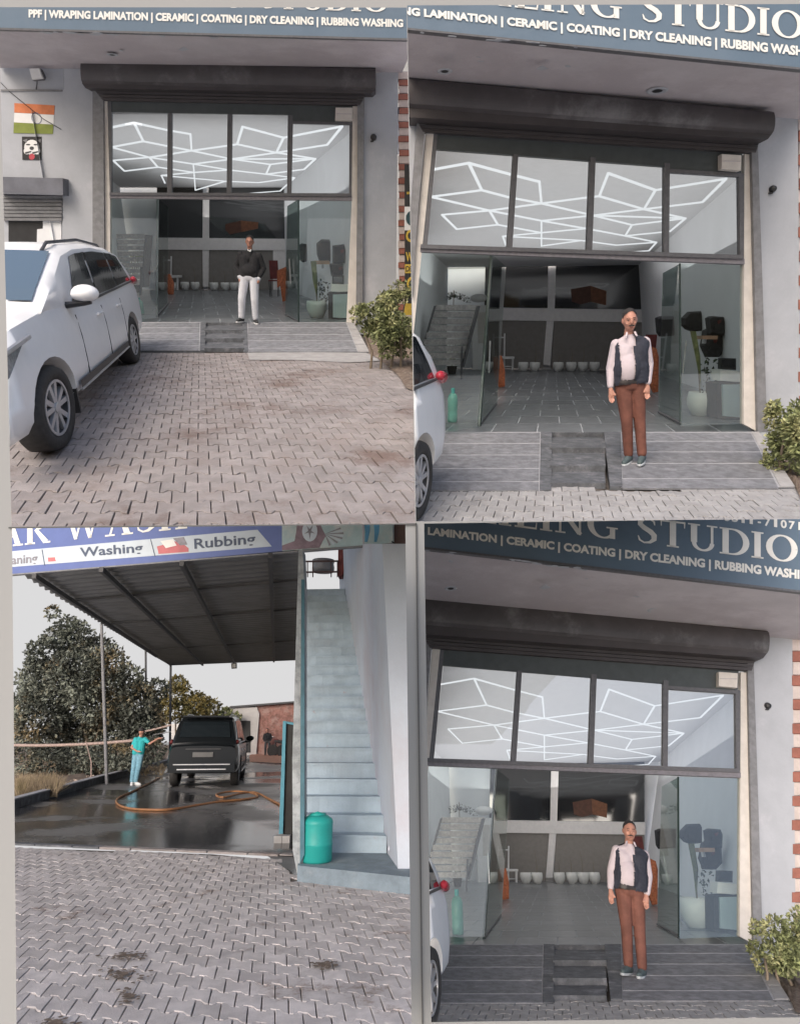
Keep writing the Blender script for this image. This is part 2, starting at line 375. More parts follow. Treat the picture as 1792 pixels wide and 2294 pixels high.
def pave(S, region, ax, ay, w, p, m, limit=290, zmax=.006, cut=None, name='paving'):
    """the joint bed and its pavers: the largest in view one by one, the far rest joined"""
    g = [S.flat(a, -.018) for a in region]
    bed = mk(S, name, g, [tuple(range(len(g)))], M_sand, kind='structure')
    me = paver_mesh(S, ax, ay, w, p, 'paver', m)
    inv = Matrix(((ax.x * w, ay.x * p), (ax.y * w, ay.y * p))).inverted()
    c = [inv @ V((a.x, a.y)) for a in g]; items = []
    for j in range(int(min(a.y for a in c)) - 1, int(max(a.y for a in c)) + 2):
        for i in range(int(min(a.x for a in c)) - 2, int(max(a.x for a in c)) + 2):
            P = ax * ((i + .5 * (j % 2)) * w) + ay * (j * p); px = S.pix(V((P.x, P.y, 0)))
            if not inside(S.quad, px, 34): continue
            poly = [S.pix(V((a.x, a.y, -.018))) for a in g]
            ok = False; n = len(poly); k = n - 1
            for h in range(n):
                (x1, y1), (x2, y2) = poly[h], poly[k]
                if (y1 > px[1]) != (y2 > px[1]) and px[0] < (x2 - x1) * (px[1] - y1) / (y2 - y1) + x1: ok = not ok
                k = h
            if ok and not (cut and cut(px)): items.append((-px[1], P))
    items.sort(key=lambda a: a[0]); rest = MB()
    for k, (_, P) in enumerate(items):
        z = random.uniform(-.003, zmax); rx, ry = random.gauss(0, .008), random.gauss(0, .008)
        if k < limit:
            o = bpy.data.objects.new('paver', me); reg(S, o); o.parent = bed; o.location = (P.x, P.y, z); o.rotation_euler = (rx, ry, random.gauss(0, .008)); ORG[o] = P
        else:
            R = Matrix.Rotation(rx, 3, 'X') @ Matrix.Rotation(ry, 3, 'Y')
            rest.add([R @ v.co + V((P.x, P.y, z)) for v in me.vertices], [tuple(f.vertices) for f in me.polygons])
    if rest.v: rest.go(S, 'far_pavers', m, bed, kind='stuff')
    return bed

def led_net(S, nodes, edges, zc, label, yf=0):
    P = {k: S.flat(v, zc - .22) for k, v in nodes.items()}
    cen = sum(P.values(), V()) / len(P)
    t = thing(S, 'ceiling_light', label, 'ceiling light', cen)
    for a, b in edges:
        A, B = P[a], P[b]; d = (B - A).normalized(); s = V((-d.y, d.x, 0)) * .021
        MB().poly([A - d * .01 + s, B + d * .01 + s, B + d * .01 - s, A - d * .01 - s], V((0, 0, -.03 - .001 * random.random()))).go(S, 'light_tube', M_led, t)
    x0, x1 = min(p.x for p in P.values()), max(p.x for p in P.values()); y0, y1 = yf + .9, max(p.y for p in P.values()) + 2
    ld = bpy.data.lights.new('led_light', 'AREA'); ld.shape = 'RECTANGLE'; ld.size = (x1 - x0) * .95; ld.size_y = y1 - y0; ld.energy = LEDP * ld.size * ld.size_y; ld.color = (1, .985, .96)
    lo = bpy.data.objects.new('led_light', ld); SC.collection.objects.link(lo); lo.parent = t; lo.location = V(((x0 + x1) / 2, (y0 + y1) / 2, zc - 1.1)) - ORG[t]; lo.rotation_euler = (math.pi, 0, 0)
    return t
LEDP = 1.9
LED_E = 'ab bc cx xd be fe eu ud fg gd dh di gm jg jk kl gl ln mn mi mq nq on op nr sr os hB AB AC CE EF FD CD BD Di DG GI Ii GH HJ IJ Jq JK KM Ms KL iG LN qJ'.split()

def pot(S, c, r, h, name, label, group=None, plant=None):
    t = thing(S, name, label, 'pot', c, group)
    MB().lathe(c, [(r * .5, 0), (r * .62, .01), (r * .95, h * .45), (r, h * .72), (r * .93, h), (r * .86, h), (r * .86, h * .93)], 20).go(S, 'pot_body', M_pot, t, smooth=True)
    MB().lathe(V(c) + V((0, 0, h * .9)), [(r * .87, 0), (r * .5, .01)], 14).go(S, 'soil', M_dirt, t)
    return t

# ------------------------------------------------------------------ people
def make_person(S, foot_plane_pt, head_px, label, st, width=1.0, group=None):
    """st: pose and clothes in a 1.75 m frame, x to the viewer's right, y away, z up"""
    B = foot_plane_pt; T = S.on(head_px, (B, V((0, -1, 0))))
    Z = (T - B).normalized(); h = (T - B).length / 1.75
    X = (V((1, 0, 0)) - Z * Z.x).normalized(); Y = Z.cross(X)
    t = thing(S, 'person', label, 'person', B, group)
    def put(shape, name, m, keep=None, parent=t):
        vs, fs = shape
        if keep:
            fs = [f for f in fs if keep(sum((vs[i] for i in f), V()) / len(f))]
        P = [B + X * (v.x * h * width) + Y * (v.y * h) + Z * (v.z * h) for v in vs]
        return mk(S, name, P, fs, m, parent, smooth=True)
    j = st['j']; g = lambda k: V(j[k])
    caps = [(g('neck0'), .056, g('neck1'), .05)]; hx, hy, hz = j['head']
    # one body under the clothes: torso, limbs, neck, head, hands
    caps += [((0, .0, 1.0), .1, (0, 0.03, 1.3), .08)]
    for s, q in (('l', -1), ('r', 1)):
        sh, el, wr = g('sh' + s), g('el' + s), g('wr' + s); hp, kn, an = g('hp' + s), g('kn' + s), g('an' + s)
        caps += [((0, 0.035, 1.36), .045, sh, .042), (sh, .045, el, .036), (el, .036, wr, .025), (hp, .08, kn, .05), (kn, .05, an, .035), (hp, .09, (0, 0, 1.0), .1)]
        hd = (V(j['hd' + s])).normalized(); palm = wr + hd * .075
        caps += [(wr, .024, palm, .032), (wr + hd * .03 + V((.012, 0, 0)), .024, palm + V((.016, 0, 0)), .022)]
        if st.get('hands', True):
            for i, (dx, L) in enumerate(((-.026, .065), (-.009, .078), (.009, .072), (.025, .055))):
                a = palm + V((dx, 0, 0)) + hd * .01; b = a + hd * L * .6 + V((0, -.01, 0)); c = b + hd * L * .35 + V((0, -.024, 0))
                caps += [(a, .0105, b, .0095), (b, .0095, c, .008)]
            a = wr + hd * .035 + V((-q * .02, -.01, 0)); caps += [(a, .013, a + hd * .045 + V((-q * .026, -.016, 0)), .010)]
    hr = Matrix.Rotation(st.get('turn', 0), 3, 'Z') @ Matrix.Rotation(.16, 3, 'X')
    H = V((hx, hy, hz)); f = lambda x, y, z: H + hr @ V((x, y, z))
    ells = [(H, (.077, .094, .109), None), (f(0, -.03, -.062), (.057, .064, .058), None), (f(0, -.1, -.012), (.014, .02, .028), None),
            (f(0, -.08, .022), (.055, .02, .014), None), (f(-.078, .008, -.012), (.012, .02, .03), None), (f(.078, .008, -.012), (.012, .02, .03), None),
            (f(0, -.085, -.066), (.026, .014, .01), None), (f(-.038, -.066, -.03), (.024, .02, .024), None), (f(.038, -.066, -.03), (.024, .02, .024), None)]
    body = put(blob(caps, .0085, ells, 2, .6), 'body', M_skin)
    # face details
    for s in (-1, 1):
        put(blob([], .004, [(f(s * .031, -.087, .008), (.013, .006, .006), None)], 1, 1), 'eye', M_eye, parent=body)
        put(blob([(f(s * .018, -.096, .03), .0045, f(s * .048, -.088, .03), .004)], .003, (), 1, 1), 'eyebrow', M_hair, parent=body)
    put(blob([(f(-.02, -.102, -.07), .0045, f(.02, -.102, -.07), .0045)], .003, (), 1, 1), 'mouth', M_lip, parent=body)
    if st.get('moustache'): put(blob([(f(-.03, -.1, -.052), .006, f(0, -.112, -.046), .009), (f(.03, -.1, -.052), .006, f(0, -.112, -.046), .009)], .004, (), 1, 1), 'moustache', M_hair)
    if st.get('glasses'):
        gl = MB()
        for s in (-1, 1):
            gl.tube([f(s * .033 + .022 * math.cos(a), -.108, .006 + .016 * math.sin(a)) for a in [i * math.pi / 6 for i in range(13)]], .0022, 5)
            gl.tube([f(s * .055, -.104, .01), f(s * .08, -.02, .008)], .002, 4)
        gl.tube([f(-.012, -.11, .01), f(.012, -.11, .01)], .002, 4); put((gl.v, gl.f), 'glasses', M_black)
    hair = blob([], .007, [(f(0, .014, .034), (.081, .093, .09), None)], 1, .6)
    put(hair, 'hair', M_hair, keep=lambda c: ((hr.inverted() @ (c - H)).y > -.05 + max(0, (.07 - (c - H).z)) * .75 and (c - H).z > -.04))
    # clothes
    for nm, cp, el, m, keep in st['clothes']: put(blob(cp, .0095, el, 4, .5), nm, m, keep)
    # shoes: sole and upper
    for s in ('l', 'r'):
        an = g('an' + s); fd = V(j['ft' + s]).normalized(); a = V((an.x, an.y, .055)); side = V((-fd.y, fd.x, 0))
        put(blob([(a + fd * -.05, .042, a + fd * .07, .043), (a + fd * .07 + V((0, 0, -.008)), .042, a + fd * .165 + V((0, 0, -.018)), .033), (a, .045, a + V((0, 0, .05)), .042)], .009, (), 3, .6), 'shoe', st['shoe'])
        sv = []; n = 18
        for z in (0, .026):
            for i in range(n):
                q = 2 * math.pi * i / n; L = .055 + math.cos(q) * .152; w = .044 * math.sin(q) * (1.08 if math.cos(q) > 0 else .9); P = V((an.x, an.y, 0)) + fd * L + side * w; sv.append(V((P.x, P.y, z)))
        put((sv, [tuple(reversed(range(n))), tuple(range(n, 2 * n))] + [(i, (i + 1) % n, n + (i + 1) % n, n + i) for i in range(n)]), 'sole', st['sole'])
    return t
M_eye = mat('eye', (.06, .05, .045), .3); M_hair = mat('black_hair', (.025, .022, .022), .7, var=.2, scale=60); M_lip = mat('lip', (.3, .11, .09), .5)
M_swtr = mat('black_sweater', (.024, .024, .027), .9, var=.2, scale=30, bump=.3)
M_wtrs = mat('white_trousers', (.62, .63, .68), .85, var=.05, scale=12, bump=.2)
M_vest = mat('navy_vest', (.028, .031, .045), .85, var=.15, scale=30, bump=.3)
M_shirt = mat('pale_pink_shirt', (.50, .435, .465), .85, var=.05, scale=10)
M_brtr = mat('brown_trousers', (.155, .062, .045), .8, var=.18, scale=9, bump=.4, bscale=25)
M_shoeg = mat('grey_green_shoe', (.07, .095, .1), .7); M_sole = mat('pale_sole', (.45, .48, .5), .7)
M_tee = mat('turquoise_shirt', (.03, .36, .38), .85, var=.1); M_jean = mat('light_blue_jeans', (.18, .36, .46), .85, var=.25, scale=25)
M_belt = mat('belt_black', (.03, .025, .025), .5)

def trousers(j, r0=.1, r1=.075, r2=.058):
    c = []
    for s in 'lr':
        c += [(j['hp' + s], r0, j['kn' + s], r1), (j['kn' + s], r1, (j['an' + s][0], j['an' + s][1], .12), r2), (j['hp' + s], r0, (0, 0, .96), r0 + .015)]
    return c
# first man: black sweater, white trousers, hands in his pockets
jA = dict(neck0=(0, .03, 1.45), neck1=(0, .005, 1.54), head=(0, -.01, 1.64), shl=(-.19, .01, 1.375), shr=(.19, .01, 1.375), ell=(-.285, .05, 1.14), elr=(.285, .05, 1.14),
          wrl=(-.2, -.04, .93), wrr=(.2, -.04, .93), hdl=(.2, -.1, -1), hdr=(-.2, -.1, -1), hpl=(-.1, 0, .93), hpr=(.1, 0, .93), knl=(-.15, -.02, .5), knr=(.12, -.02, .5), anl=(-.165, .03, .09), anr=(.135, .03, .09),
          ftl=(-.35, -1, 0), ftr=(.45, -1, 0))
stA = dict(j=jA, glasses=True, hands=False, shoe=M_black, sole=M_white, turn=.1, clothes=[
    ('sweater', [((-.085, 0, 1.0), .125, (-.1, 0, 1.3), .118), ((.085, 0, 1.0), .125, (.1, 0, 1.3), .118), ((-.09, 0, 1.28), .11, (-.17, .01, 1.35), .072), ((.09, 0, 1.28), .11, (.17, .01, 1.35), .072), ((0, .015, 1.44), .054, (-.17, .01, 1.37), .052), ((0, .015, 1.44), .054, (.17, .01, 1.37), .052), ((0, .0, 1.34), .1, (0, .015, 1.455), .064),
                 (jA['shl'], .072, jA['ell'], .06), (jA['shr'], .072, jA['elr'], .06), (jA['ell'], .06, (-.215, -.02, .975), .05), (jA['elr'], .06, (.215, -.02, .975), .05)], [((0, -.05, 1.08), (.17, .12, .14), None)], M_swtr, None),
    ('collar', [((-.03, -.055, 1.475), .014, (0, -.075, 1.455), .012), ((.035, -.05, 1.475), .02, (.03, -.075, 1.45), .018)], [], M_white, None),
    ('trousers', trousers(jA, .108, .085, .068) + [((-.2, -.03, .93), .05, (-.15, 0, .86), .06), ((.2, -.03, .93), .05, (.15, 0, .86), .06)], [], M_wtrs, lambda c: c.z < 1.0 and c.z > .075)])
# second man (in both right prints): pale shirt, navy vest, brown trousers
jB = dict(neck0=(0, .03, 1.45), neck1=(-.0, .0, 1.55), head=(.0, -.02, 1.632), shl=(-.155, .01, 1.375), shr=(.19, .03, 1.365), ell=(-.225, .02, 1.12), elr=(.235, .04, 1.12),
          wrl=(-.25, -.05, .9), wrr=(.175, -.06, .9), hdl=(.0, -.15, -1), hdr=(-.1, -.15, -1), hpl=(-.085, 0, .9), hpr=(.075, 0, .9), knl=(-.058, -.02, .5), knr=(.098, -.01, .5), anl=(-.03, .03, .09), anr=(.108, -.04, .09),
          ftl=(-.75, -1, 0), ftr=(-.55, -1, 0))
def vest_keep(c):
    if c.z < .93: return False
    o = (c.z - .93) / .55
    return not (c.y < .02 and -.145 - .0 * o < c.x < .0 + .02 * o - (.0 if o < .75 else -.03)) and not (c.z > 1.42 and abs(c.x + .02) < .07 and c.y < .03)
torso = [((-.075, 0, 1.0), .12, (-.075, 0, 1.27), .112), ((.08, 0, 1.0), .12, (.09, 0, 1.27), .112), ((-.07, 0, 1.28), .108, (-.13, .01, 1.35), .068), ((.09, 0, 1.28), .108, (.165, .02, 1.345), .068), ((0, .015, 1.43), .052, (-.145, .01, 1.37), .05), ((0, .015, 1.43), .052, (.175, .02, 1.36), .052), ((0, .01, 1.34), .095, (0, .02, 1.44), .062)]
stB = dict(j=jB, moustache=True, shoe=M_shoeg, sole=M_sole, turn=-.12, clothes=[
    ('shirt', torso + [(jB['shl'], .064, jB['ell'], .052), (jB['shr'], .066, jB['elr'], .056), (jB['ell'], .052, (-.248, -.04, .93), .04), (jB['elr'], .056, (.185, -.05, .93), .044)], [((-.05, -.035, 1.1), (.15, .13, .19), None)], M_shirt, None),
    ('vest', [(a, r + .014, b, q + .012) for a, r, b, q in torso] + [((-.08, 0, .96), .138, (-.08, 0, 1.1), .138), ((.085, 0, .96), .138, (.085, 0, 1.1), .138)], [((-.04, -.035, 1.1), (.165, .142, .2), None)], M_vest, vest_keep),
    ('collar', [((-.045, -.05, 1.49), .017, (-.07, -.085, 1.44), .014), ((.045, -.05, 1.49), .017, (.055, -.085, 1.45), .014)], [], M_shirt, None),
    ('belt', [((-.08, -.03, .955), .118, (.07, 0, .955), .118)], [], M_belt, lambda c: .93 < c.z < .985),
    ('trousers', trousers(jB, .104, .07, .058) + [((-.05, -.02, .93), .11, (.05, 0, .93), .11)], [], M_brtr, lambda c: c.z < .965 and c.z > .07)])
# the washer, seen from behind at work with his arm out to the car
jC = dict(neck0=(0, .0, 1.42), neck1=(.03, -.02, 1.52), head=(.03, -.02, 1.62), shl=(-.13, .03, 1.38), shr=(.15, -.02, 1.38), ell=(-.2, -.05, 1.13), elr=(.33, -.08, 1.24), wrl=(.0, -.16, 1.02), wrr=(.56, -.1, 1.40),
          hdl=(.6, -.1, -.1), hdr=(1, 0, .1), hpl=(-.07, 0, .9), hpr=(.07, 0, .9), knl=(-.08, -.03, .5), knr=(.06, -.03, .5), anl=(-.1, .0, .09), anr=(.0, .03, .09), ftl=(.4, -1, 0), ftr=(.9, -.4, 0))
stC = dict(j=jC, shoe=M_white, sole=M_white, turn=2.6, clothes=[
    ('shirt', [((-.06, 0, .98), .125, (-.06, 0, 1.3), .11), ((.06, 0, .98), .12, (.07, 0, 1.3), .11), ((0, 0, 1.35), .09, (0, 0, 1.43), .065), (jC['shl'], .068, (-.17, 0, 1.22), .066), (jC['shr'], .068, (.27, -.06, 1.29), .062), ((-.1, 0, 1.3), .09, jC['shl'], .07), ((.1, 0, 1.3), .09, jC['shr'], .07)], [], M_tee, None),
    ('trousers', trousers(jC, .1, .075, .06), [], M_jean, lambda c: c.z < .95 and c.z > .08)])

# ------------------------------------------------------------------ cars
def lerp_tab(tab, y, i):
    for a, b in zip(tab, tab[1:]):
        if y <= b[0]:
            t = max(0, min(1, (y - a[0]) / (b[0] - a[0]))); t = t * t * (3 - 2 * t) if i in () else t
            return a[i] + (b[i] - a[i]) * t
    return tab[-1][i]
MPV = dict(low=[(0, .42, .78, .55), (.06, .32, .93, .76), (.25, .27, 1.02, .87), (.6, .26, 1.08, .91), (1.2, .26, 1.15, .92), (2.0, .26, 1.1, .925), (3.2, .26, 1.14, .925), (4.0, .28, 1.19, .92), (4.5, .32, 1.2, .905), (4.68, .38, 1.15, .87), (4.76, .45, .95, .80)],
           gh=[(1.05, 1.12, .87), (1.3, 1.28, .85), (1.95, 1.60, .76), (2.3, 1.67, .755), (2.9, 1.70, .755), (3.7, 1.67, .745), (4.25, 1.60, .72), (4.5, 1.49, .70), (4.66, 1.22, .76)], L=4.76, wf=.95, wr=3.8, rw=.345, hw=.925,
           win=[((1.75, 2.12), (2.52, 2.52)), ((2.58, 2.58), (3.42, 3.38)), ((3.48, 3.44), (4.33, 4.05))], ws=(1.16, 1.93), rear=(4.5, 4.64))
SUV = dict(low=[(0, .5, .95, .7), (.1, .4, 1.05, .86), (.5, .34, 1.12, .92), (1.2, .34, 1.16, .93), (3.0, .34, 1.16, .935), (4.2, .36, 1.16, .93), (4.5, .4, 1.14, .9), (4.58, .48, 1.05, .86)],
           gh=[(1.05, 1.14, .82), (1.8, 1.74, .72), (2.4, 1.84, .72), (3.6, 1.85, .71), (4.2, 1.82, .70), (4.36, 1.74, .69), (4.54, 1.15, .80)], L=4.58, wf=.9, wr=3.65, rw=.37, hw=.93,
           win=[((1.75, 2.05), (2.5, 2.5)), ((2.58, 2.58), (3.4, 3.4)), ((3.48, 3.48), (4.2, 4.1))], ws=(1.15, 1.8), rear=(4.38, 4.5))
def make_car(S, spec, A, Yd, ys, label, paint, cat='car', facing=1, flip=1, black=False, group=None, lean=0.):
    """A: floor point under the visible side at y=0 of the car; Yd: along the car to its tail; ys: length stretch of the print's lens"""
    Xd = V((Yd.y, -Yd.x, 0)) * facing              # towards the visible side
    O = A - Xd * spec['hw']
    t = thing(S, 'parked_car', label, cat, O, group)
    LV = V((lean, 0, 0))
    def w(x, y, z): return O + Xd * x + Yd * (y * ys) + V((0, 0, z)) + LV * z
    def put(m_, name, mt, parent=t, **k): return mk(S, name, [w(*v) for v in m_.v], m_.f, mt, parent, **k)
    low = spec['low']; gh = spec['gh']
    m = MB(); ys_ = sorted(set([r[0] for r in low] + [i * .16 for i in range(1, int(spec['L'] / .16))])); rings = []
    for y in ys_:
        zb, zt, hw = (lerp_tab(low, y, i) for i in (1, 2, 3))
        half = [(0, zb), (.72 * hw, zb), (.92 * hw, zb + .03), (.985 * hw, zb + .12), (hw, zb + .3 * (zt - zb)), (.995 * hw, zb + .55 * (zt - zb)), (.975 * hw, zb + .8 * (zt - zb)), (.93 * hw, zt - .03), (.84 * hw, zt), (.5 * hw, zt + .02), (0, zt + .03)]
        rings.append([(x, y, z) for x, z in half] + [(-x, y, z) for x, z in reversed(half[1:-1])])
    n = len(rings[0]); fs = []
    for i in range(len(rings) - 1):
        for k in range(n): fs.append((i * n + k, (i + 1) * n + k, (i + 1) * n + (k + 1) % n, i * n + (k + 1) % n))
    fs += [tuple(range(n)), tuple(reversed(range((len(rings) - 1) * n, len(rings) * n)))]
    # wheel arches cut out of the lower body
    me = bpy.data.meshes.new('a'); me.from_pydata(sum(rings, []), [], fs); me.update(); bo = bpy.data.objects.new('a', me); SC.collection.objects.link(bo); cut = []
    for yy in (spec['wf'], spec['wr']):
        for sx in (1, -1):
            c = MB().lathe((sx * (spec['hw'] - .1), yy, spec['rw'] + .01), [(spec['rw'] + .06, -.2), (spec['rw'] + .06, .25)], 28, (V((0, 1, 0)), V((0, 0, 1)), V((sx, 0, 0))))
            cm = bpy.data.meshes.new('c'); cm.from_pydata([tuple(v) for v in c.v], [], c.f); cm.update(); bmm = bmesh.new(); bmm.from_mesh(cm); bmesh.ops.recalc_face_normals(bmm, faces=bmm.faces); bmm.to_mesh(cm); bmm.free()
            co = bpy.data.objects.new('c', cm); SC.collection.objects.link(co); cut.append(co)
            md = bo.modifiers.new('b', 'BOOLEAN'); md.operation = 'DIFFERENCE'; md.object = co; md.solver = 'EXACT'
    bmm = bmesh.new(); bmm.from_mesh(me); bmesh.ops.recalc_face_normals(bmm, faces=bmm.faces); bmm.to_mesh(me); bmm.free()
    dg = bpy.context.evaluated_depsgraph_get(); m2 = bpy.data.meshes.new_from_object(bo.evaluated_get(dg))
    vs = [v.co.copy() for v in m2.vertices]; f2 = [tuple(p.vertices) for p in m2.polygons]
    for o in cut + [bo]: bpy.data.objects.remove(o)
    mm = MB(); mm.v = vs; mm.f = f2; body = put(mm, 'body', paint, smooth=True); smooth_angle(body)
    ghz = lambda y: (lerp_tab(gh, y, 1), lerp_tab(gh, y, 2)); belt = lambda y: (lerp_tab(low, y, 2) - .04, lerp_tab(low, y, 3) * .935)
    g = MB(); ysg = sorted(set([r[0] for r in gh] + [gh[0][0] + i * .12 for i in range(1, 30) if gh[0][0] + i * .12 < gh[-1][0]])); rr = []
    for y in ysg:
        zr, wr_ = ghz(y); zb, wb = belt(y); half = [(wb, zb), (wb * .66 + wr_ * .34 + .012, zb + .34 * (zr - zb)), (wb * .33 + wr_ * .67 + .014, zb + .67 * (zr - zb)), (wr_ + .01, zr - min(.05, (zr - zb) * .2)), (wr_ * .93, zr - .008), (wr_ * .5, zr + .012), (0, zr + .016)]
        rr.append([(x, y, z) for x, z in half] + [(-x, y, z) for x, z in reversed(half[:-1])])
    n = len(rr[0]); fs = []
    for i in range(len(rr) - 1):
        for k in range(n): fs.append((i * n + k, (i + 1) * n + k, (i + 1) * n + (k + 1) % n, i * n + (k + 1) % n))
    fs += [tuple(range(n)), tuple(reversed(range((len(rr) - 1) * n, len(rr) * n)))]
    g.add(sum(rr, []), fs); ro = put(g, 'roof', paint, smooth=True); smooth_angle(ro, 38)
    def side(y, tt, sx, off=.008):
        zr, wr_ = ghz(y); zb, wb = belt(y); z = zb + tt * (zr - zb); x = wb + (wr_ - wb) * tt + .016 * math.sin(tt * math.pi) + off
        return (sx * x, y, z)
    for sx in (1, -1):
        for k, ((b0, t0), (b1, t1)) in enumerate(spec['win']):
            q = MB(); NX, NY = 7, 5; P = []
            for i in range(NX + 1):
                for jx in range(NY + 1):
                    u, v = i / NX, jx / NY; y = (b0 + (b1 - b0) * u) * (1 - v) + (t0 + (t1 - t0) * u) * v; P.append(side(y, .07 + .78 * v, sx))
            q.add(P, [(i * (NY + 1) + jx, (i + 1) * (NY + 1) + jx, (i + 1) * (NY + 1) + jx + 1, i * (NY + 1) + jx + 1) for i in range(NX) for jx in range(NY)]); put(q, 'side_window', M_carg)
        tr_ = [side(spec['win'][0][0][0] - .12, .02, sx, .014), side(spec['win'][1][0][0], .03, sx, .014), side(spec['win'][2][1][0] + .02, .03, sx, .014)]
        b = MB().tube(tr_, .014, 6); put(b, 'belt_trim', M_black if not black else M_chrome)
        # pillars between the panes, black
        for k in (0, 1):
            y0 = spec['win'][k][1][0]; q = MB().add([side(y0 - .01, .07, sx, .006), side(y0 + .07, .07, sx, .006), side(y0 + .07, .86, sx, .006), side(y0 - .01, .86, sx, .006)], [(0, 1, 2, 3)]); put(q, 'door_pillar', M_black)
    for nm, (y0, y1) in (('windscreen', spec['ws']), ('rear_window', spec['rear'])):
        q = MB(); P = []
        for i in range(7):
            y = y0 + (y1 - y0) * i / 6; zr, wr_ = ghz(y)
            for k in range(9):
                x = (k / 4 - 1) * wr_ * (.9 if nm == 'windscreen' else .86); P.append((x, y, zr + .024 - abs(x) ** 2 * .03))
        q.add([V(p) + V((0, -.012 if nm == 'windscreen' else .016, .0)) for p in P], [(i * 9 + k, i * 9 + k + 1, (i + 1) * 9 + k + 1, (i + 1) * 9 + k) for i in range(6) for k in range(8)]); put(q, nm, M_wsg if nm == 'windscreen' else M_carg)
    # wheels
    for sx in (1, -1):
        for yy in (spec['wf'], spec['wr']):
            R = spec['rw']; c = V((sx * (spec['hw'] - .125), yy, R)); ax = (V((0, 1, 0)), V((0, 0, 1)), V((sx, 0, 0)))
            prof = [(R * .66, -.1), (R * .93, -.11), (R, -.085), (R, .07), (R * .95, .105), (R * .8, .112), (R * .69, .1), (R * .66, .07)]
            wh = put(MB().lathe(c, prof, 32, ax, False), 'wheel', M_tyre, smooth=True)
            put(MB().lathe(c, [(R * .67, .02), (R * .67, .09), (R * .63, .098), (R * .61, .05), (.02, .045)], 32, ax), 'rim', M_rimd, parent=wh)
            sp = MB()
            for i in range(5):
                for da in (-.16, .16):
                    a = i * 2 * math.pi / 5 + .3 + da; a2 = i * 2 * math.pi / 5 + .3 + da * 1.7; r0, r1 = R * .1, R * .64; wd = R * .055
                    for (ra, rb) in (((a, r0), (a2, r1)),):
                        p0 = V((math.cos(ra[0]), math.sin(ra[0]))) * ra[1]; p1 = V((math.cos(rb[0]), math.sin(rb[0]))) * rb[1]; dd = (p1 - p0).normalized(); nn = V((-dd.y, dd.x)) * wd
                        L = [p0 + nn, p0 - nn, p1 - nn * 1.2, p1 + nn * 1.2]
                        sp.poly([c + V((sx * .088, q.x, q.y)) for q in L], V((-sx * .03, 0, 0)))
            put(sp, 'spoke', M_rim, parent=wh, kind='stuff')
            put(MB().lathe(c, [(R * .66, .09), (R * .66, .1), (R * .6, .1), (R * .6, .09)], 32, ax, False), 'rim_lip', M_rim, parent=wh); put(MB().lathe(c, [(R * .13, .07), (R * .13, .098), (R * .08, .104)], 16, ax), 'wheel_cap', M_rim, parent=wh)
    # side details
    hw = spec['hw']
    for sx in (1, -1):
        def sd(y, z, o=.004):
            zb, zt, h = (lerp_tab(low, y, i) for i in (1, 2, 3)); t_ = (z - zb) / (zt - zb); k = 1 if t_ < .3 else 1 - .005 * (t_ - .3) / .25 if t_ < .55 else .995 - .02 * (t_ - .55) / .25 if t_ < .8 else .975 - .045 * (t_ - .8) / .2
            return V((sx * (h * k + o), y, z))
        for y in (1.72, 2.55, 3.38):
            put(MB().tube([sd(y, z, .001) for z in (.42, .6, .8, 1.0)], .006, 4), 'door_seam', M_rimd)
        for y in (2.38, 3.2): put(MB().tube([sd(y - .1, .93, .02), sd(y + .08, .93, .02)], .014, 6), 'door_handle', paint if not black else M_chrome)
        q = MB(); P = [sd(y, z, .012) for y in (1.42, 1.6, 2.2, 2.8, 3.3) for z in (.36, .43)]; q.add(P, [(2 * i, 2 * i + 1, 2 * i + 3, 2 * i + 2) for i in range(4)]); put(q, 'side_moulding', M_black)
        put(MB().tube([sd(y, .345, .012) for y in (1.42, 2.2, 3.3)], .012, 6), 'chrome_strip', M_chrome)
        mi = blob([((0, 0, 0), .055, (.13, .02, .015), .05)], .012, [((.08, 0, .01), (.13, .07, .085), None)], 3, .6)
        mb = MB(); b0 = V((sx * .93, 1.62, 1.2)); mb.v = [b0 + V((sx * (v.x + .04), v.y, v.z)) for v in mi[0]]; mb.f = mi[1]; put(mb, 'wing_mirror', paint, smooth=True)
        put(MB().tube([(sx * .84, 1.62, 1.1), (sx * 1.02, 1.6, 1.12), (sx * 1.1, 1.6, 1.13)], .035, 6, .02), 'mirror_arm', M_black)
        # lamps
        q = MB(); P = [(sx * .905, .62, .97), (sx * .895, .3, .90), (sx * .80, .1, .83), (sx * .74, .07, .74), (sx * .86, .17, .70), (sx * .91, .33, .78)]
        q.poly([V(p) + V((sx * .012, -.012, 0)) for p in P], V((-sx * .03, .03, 0))); put(q, 'headlight', M_lamp)
        q = MB().tube([(sx * .93, .66, .985), (sx * .905, .36, .93), (sx * .80, .09, .86), (sx * .6, .03, .84)], .02, 6); put(q, 'headlight_trim', M_chrome if not black else M_black)
        put(MB().poly([V((sx * .9, .2, .45)), V((sx * .9, .2, .64)), V((sx * .62, .03, .62)), V((sx * .62, .03, .42))], V((0, -.03, 0))), 'fog_lamp_recess', M_black)
        tl = blob([((sx * (hw - .08), spec['L'] - .16, 1.17), .065, (sx * (hw - .035), spec['L'] - .36, 1.2), .05)], .014, (), 3, .6); q = MB(); q.v = tl[0]; q.f = tl[1]; put(q, 'tail_light', M_red if not black else M_tl, smooth=True)
        put(MB().tube([(sx * .60, 1.95, lerp_tab(gh, 1.95, 1) + .0), (sx * .6, 2.1, lerp_tab(gh, 2.1, 1) + .055), (sx * .6, 3.0, lerp_tab(gh, 3., 1) + .05), (sx * .59, 3.8, lerp_tab(gh, 3.8, 1) + .05), (sx * .58, 4.05, lerp_tab(gh, 4.05, 1))], .018, 6), 'roof_rail', M_chrome if black else M_rimd)
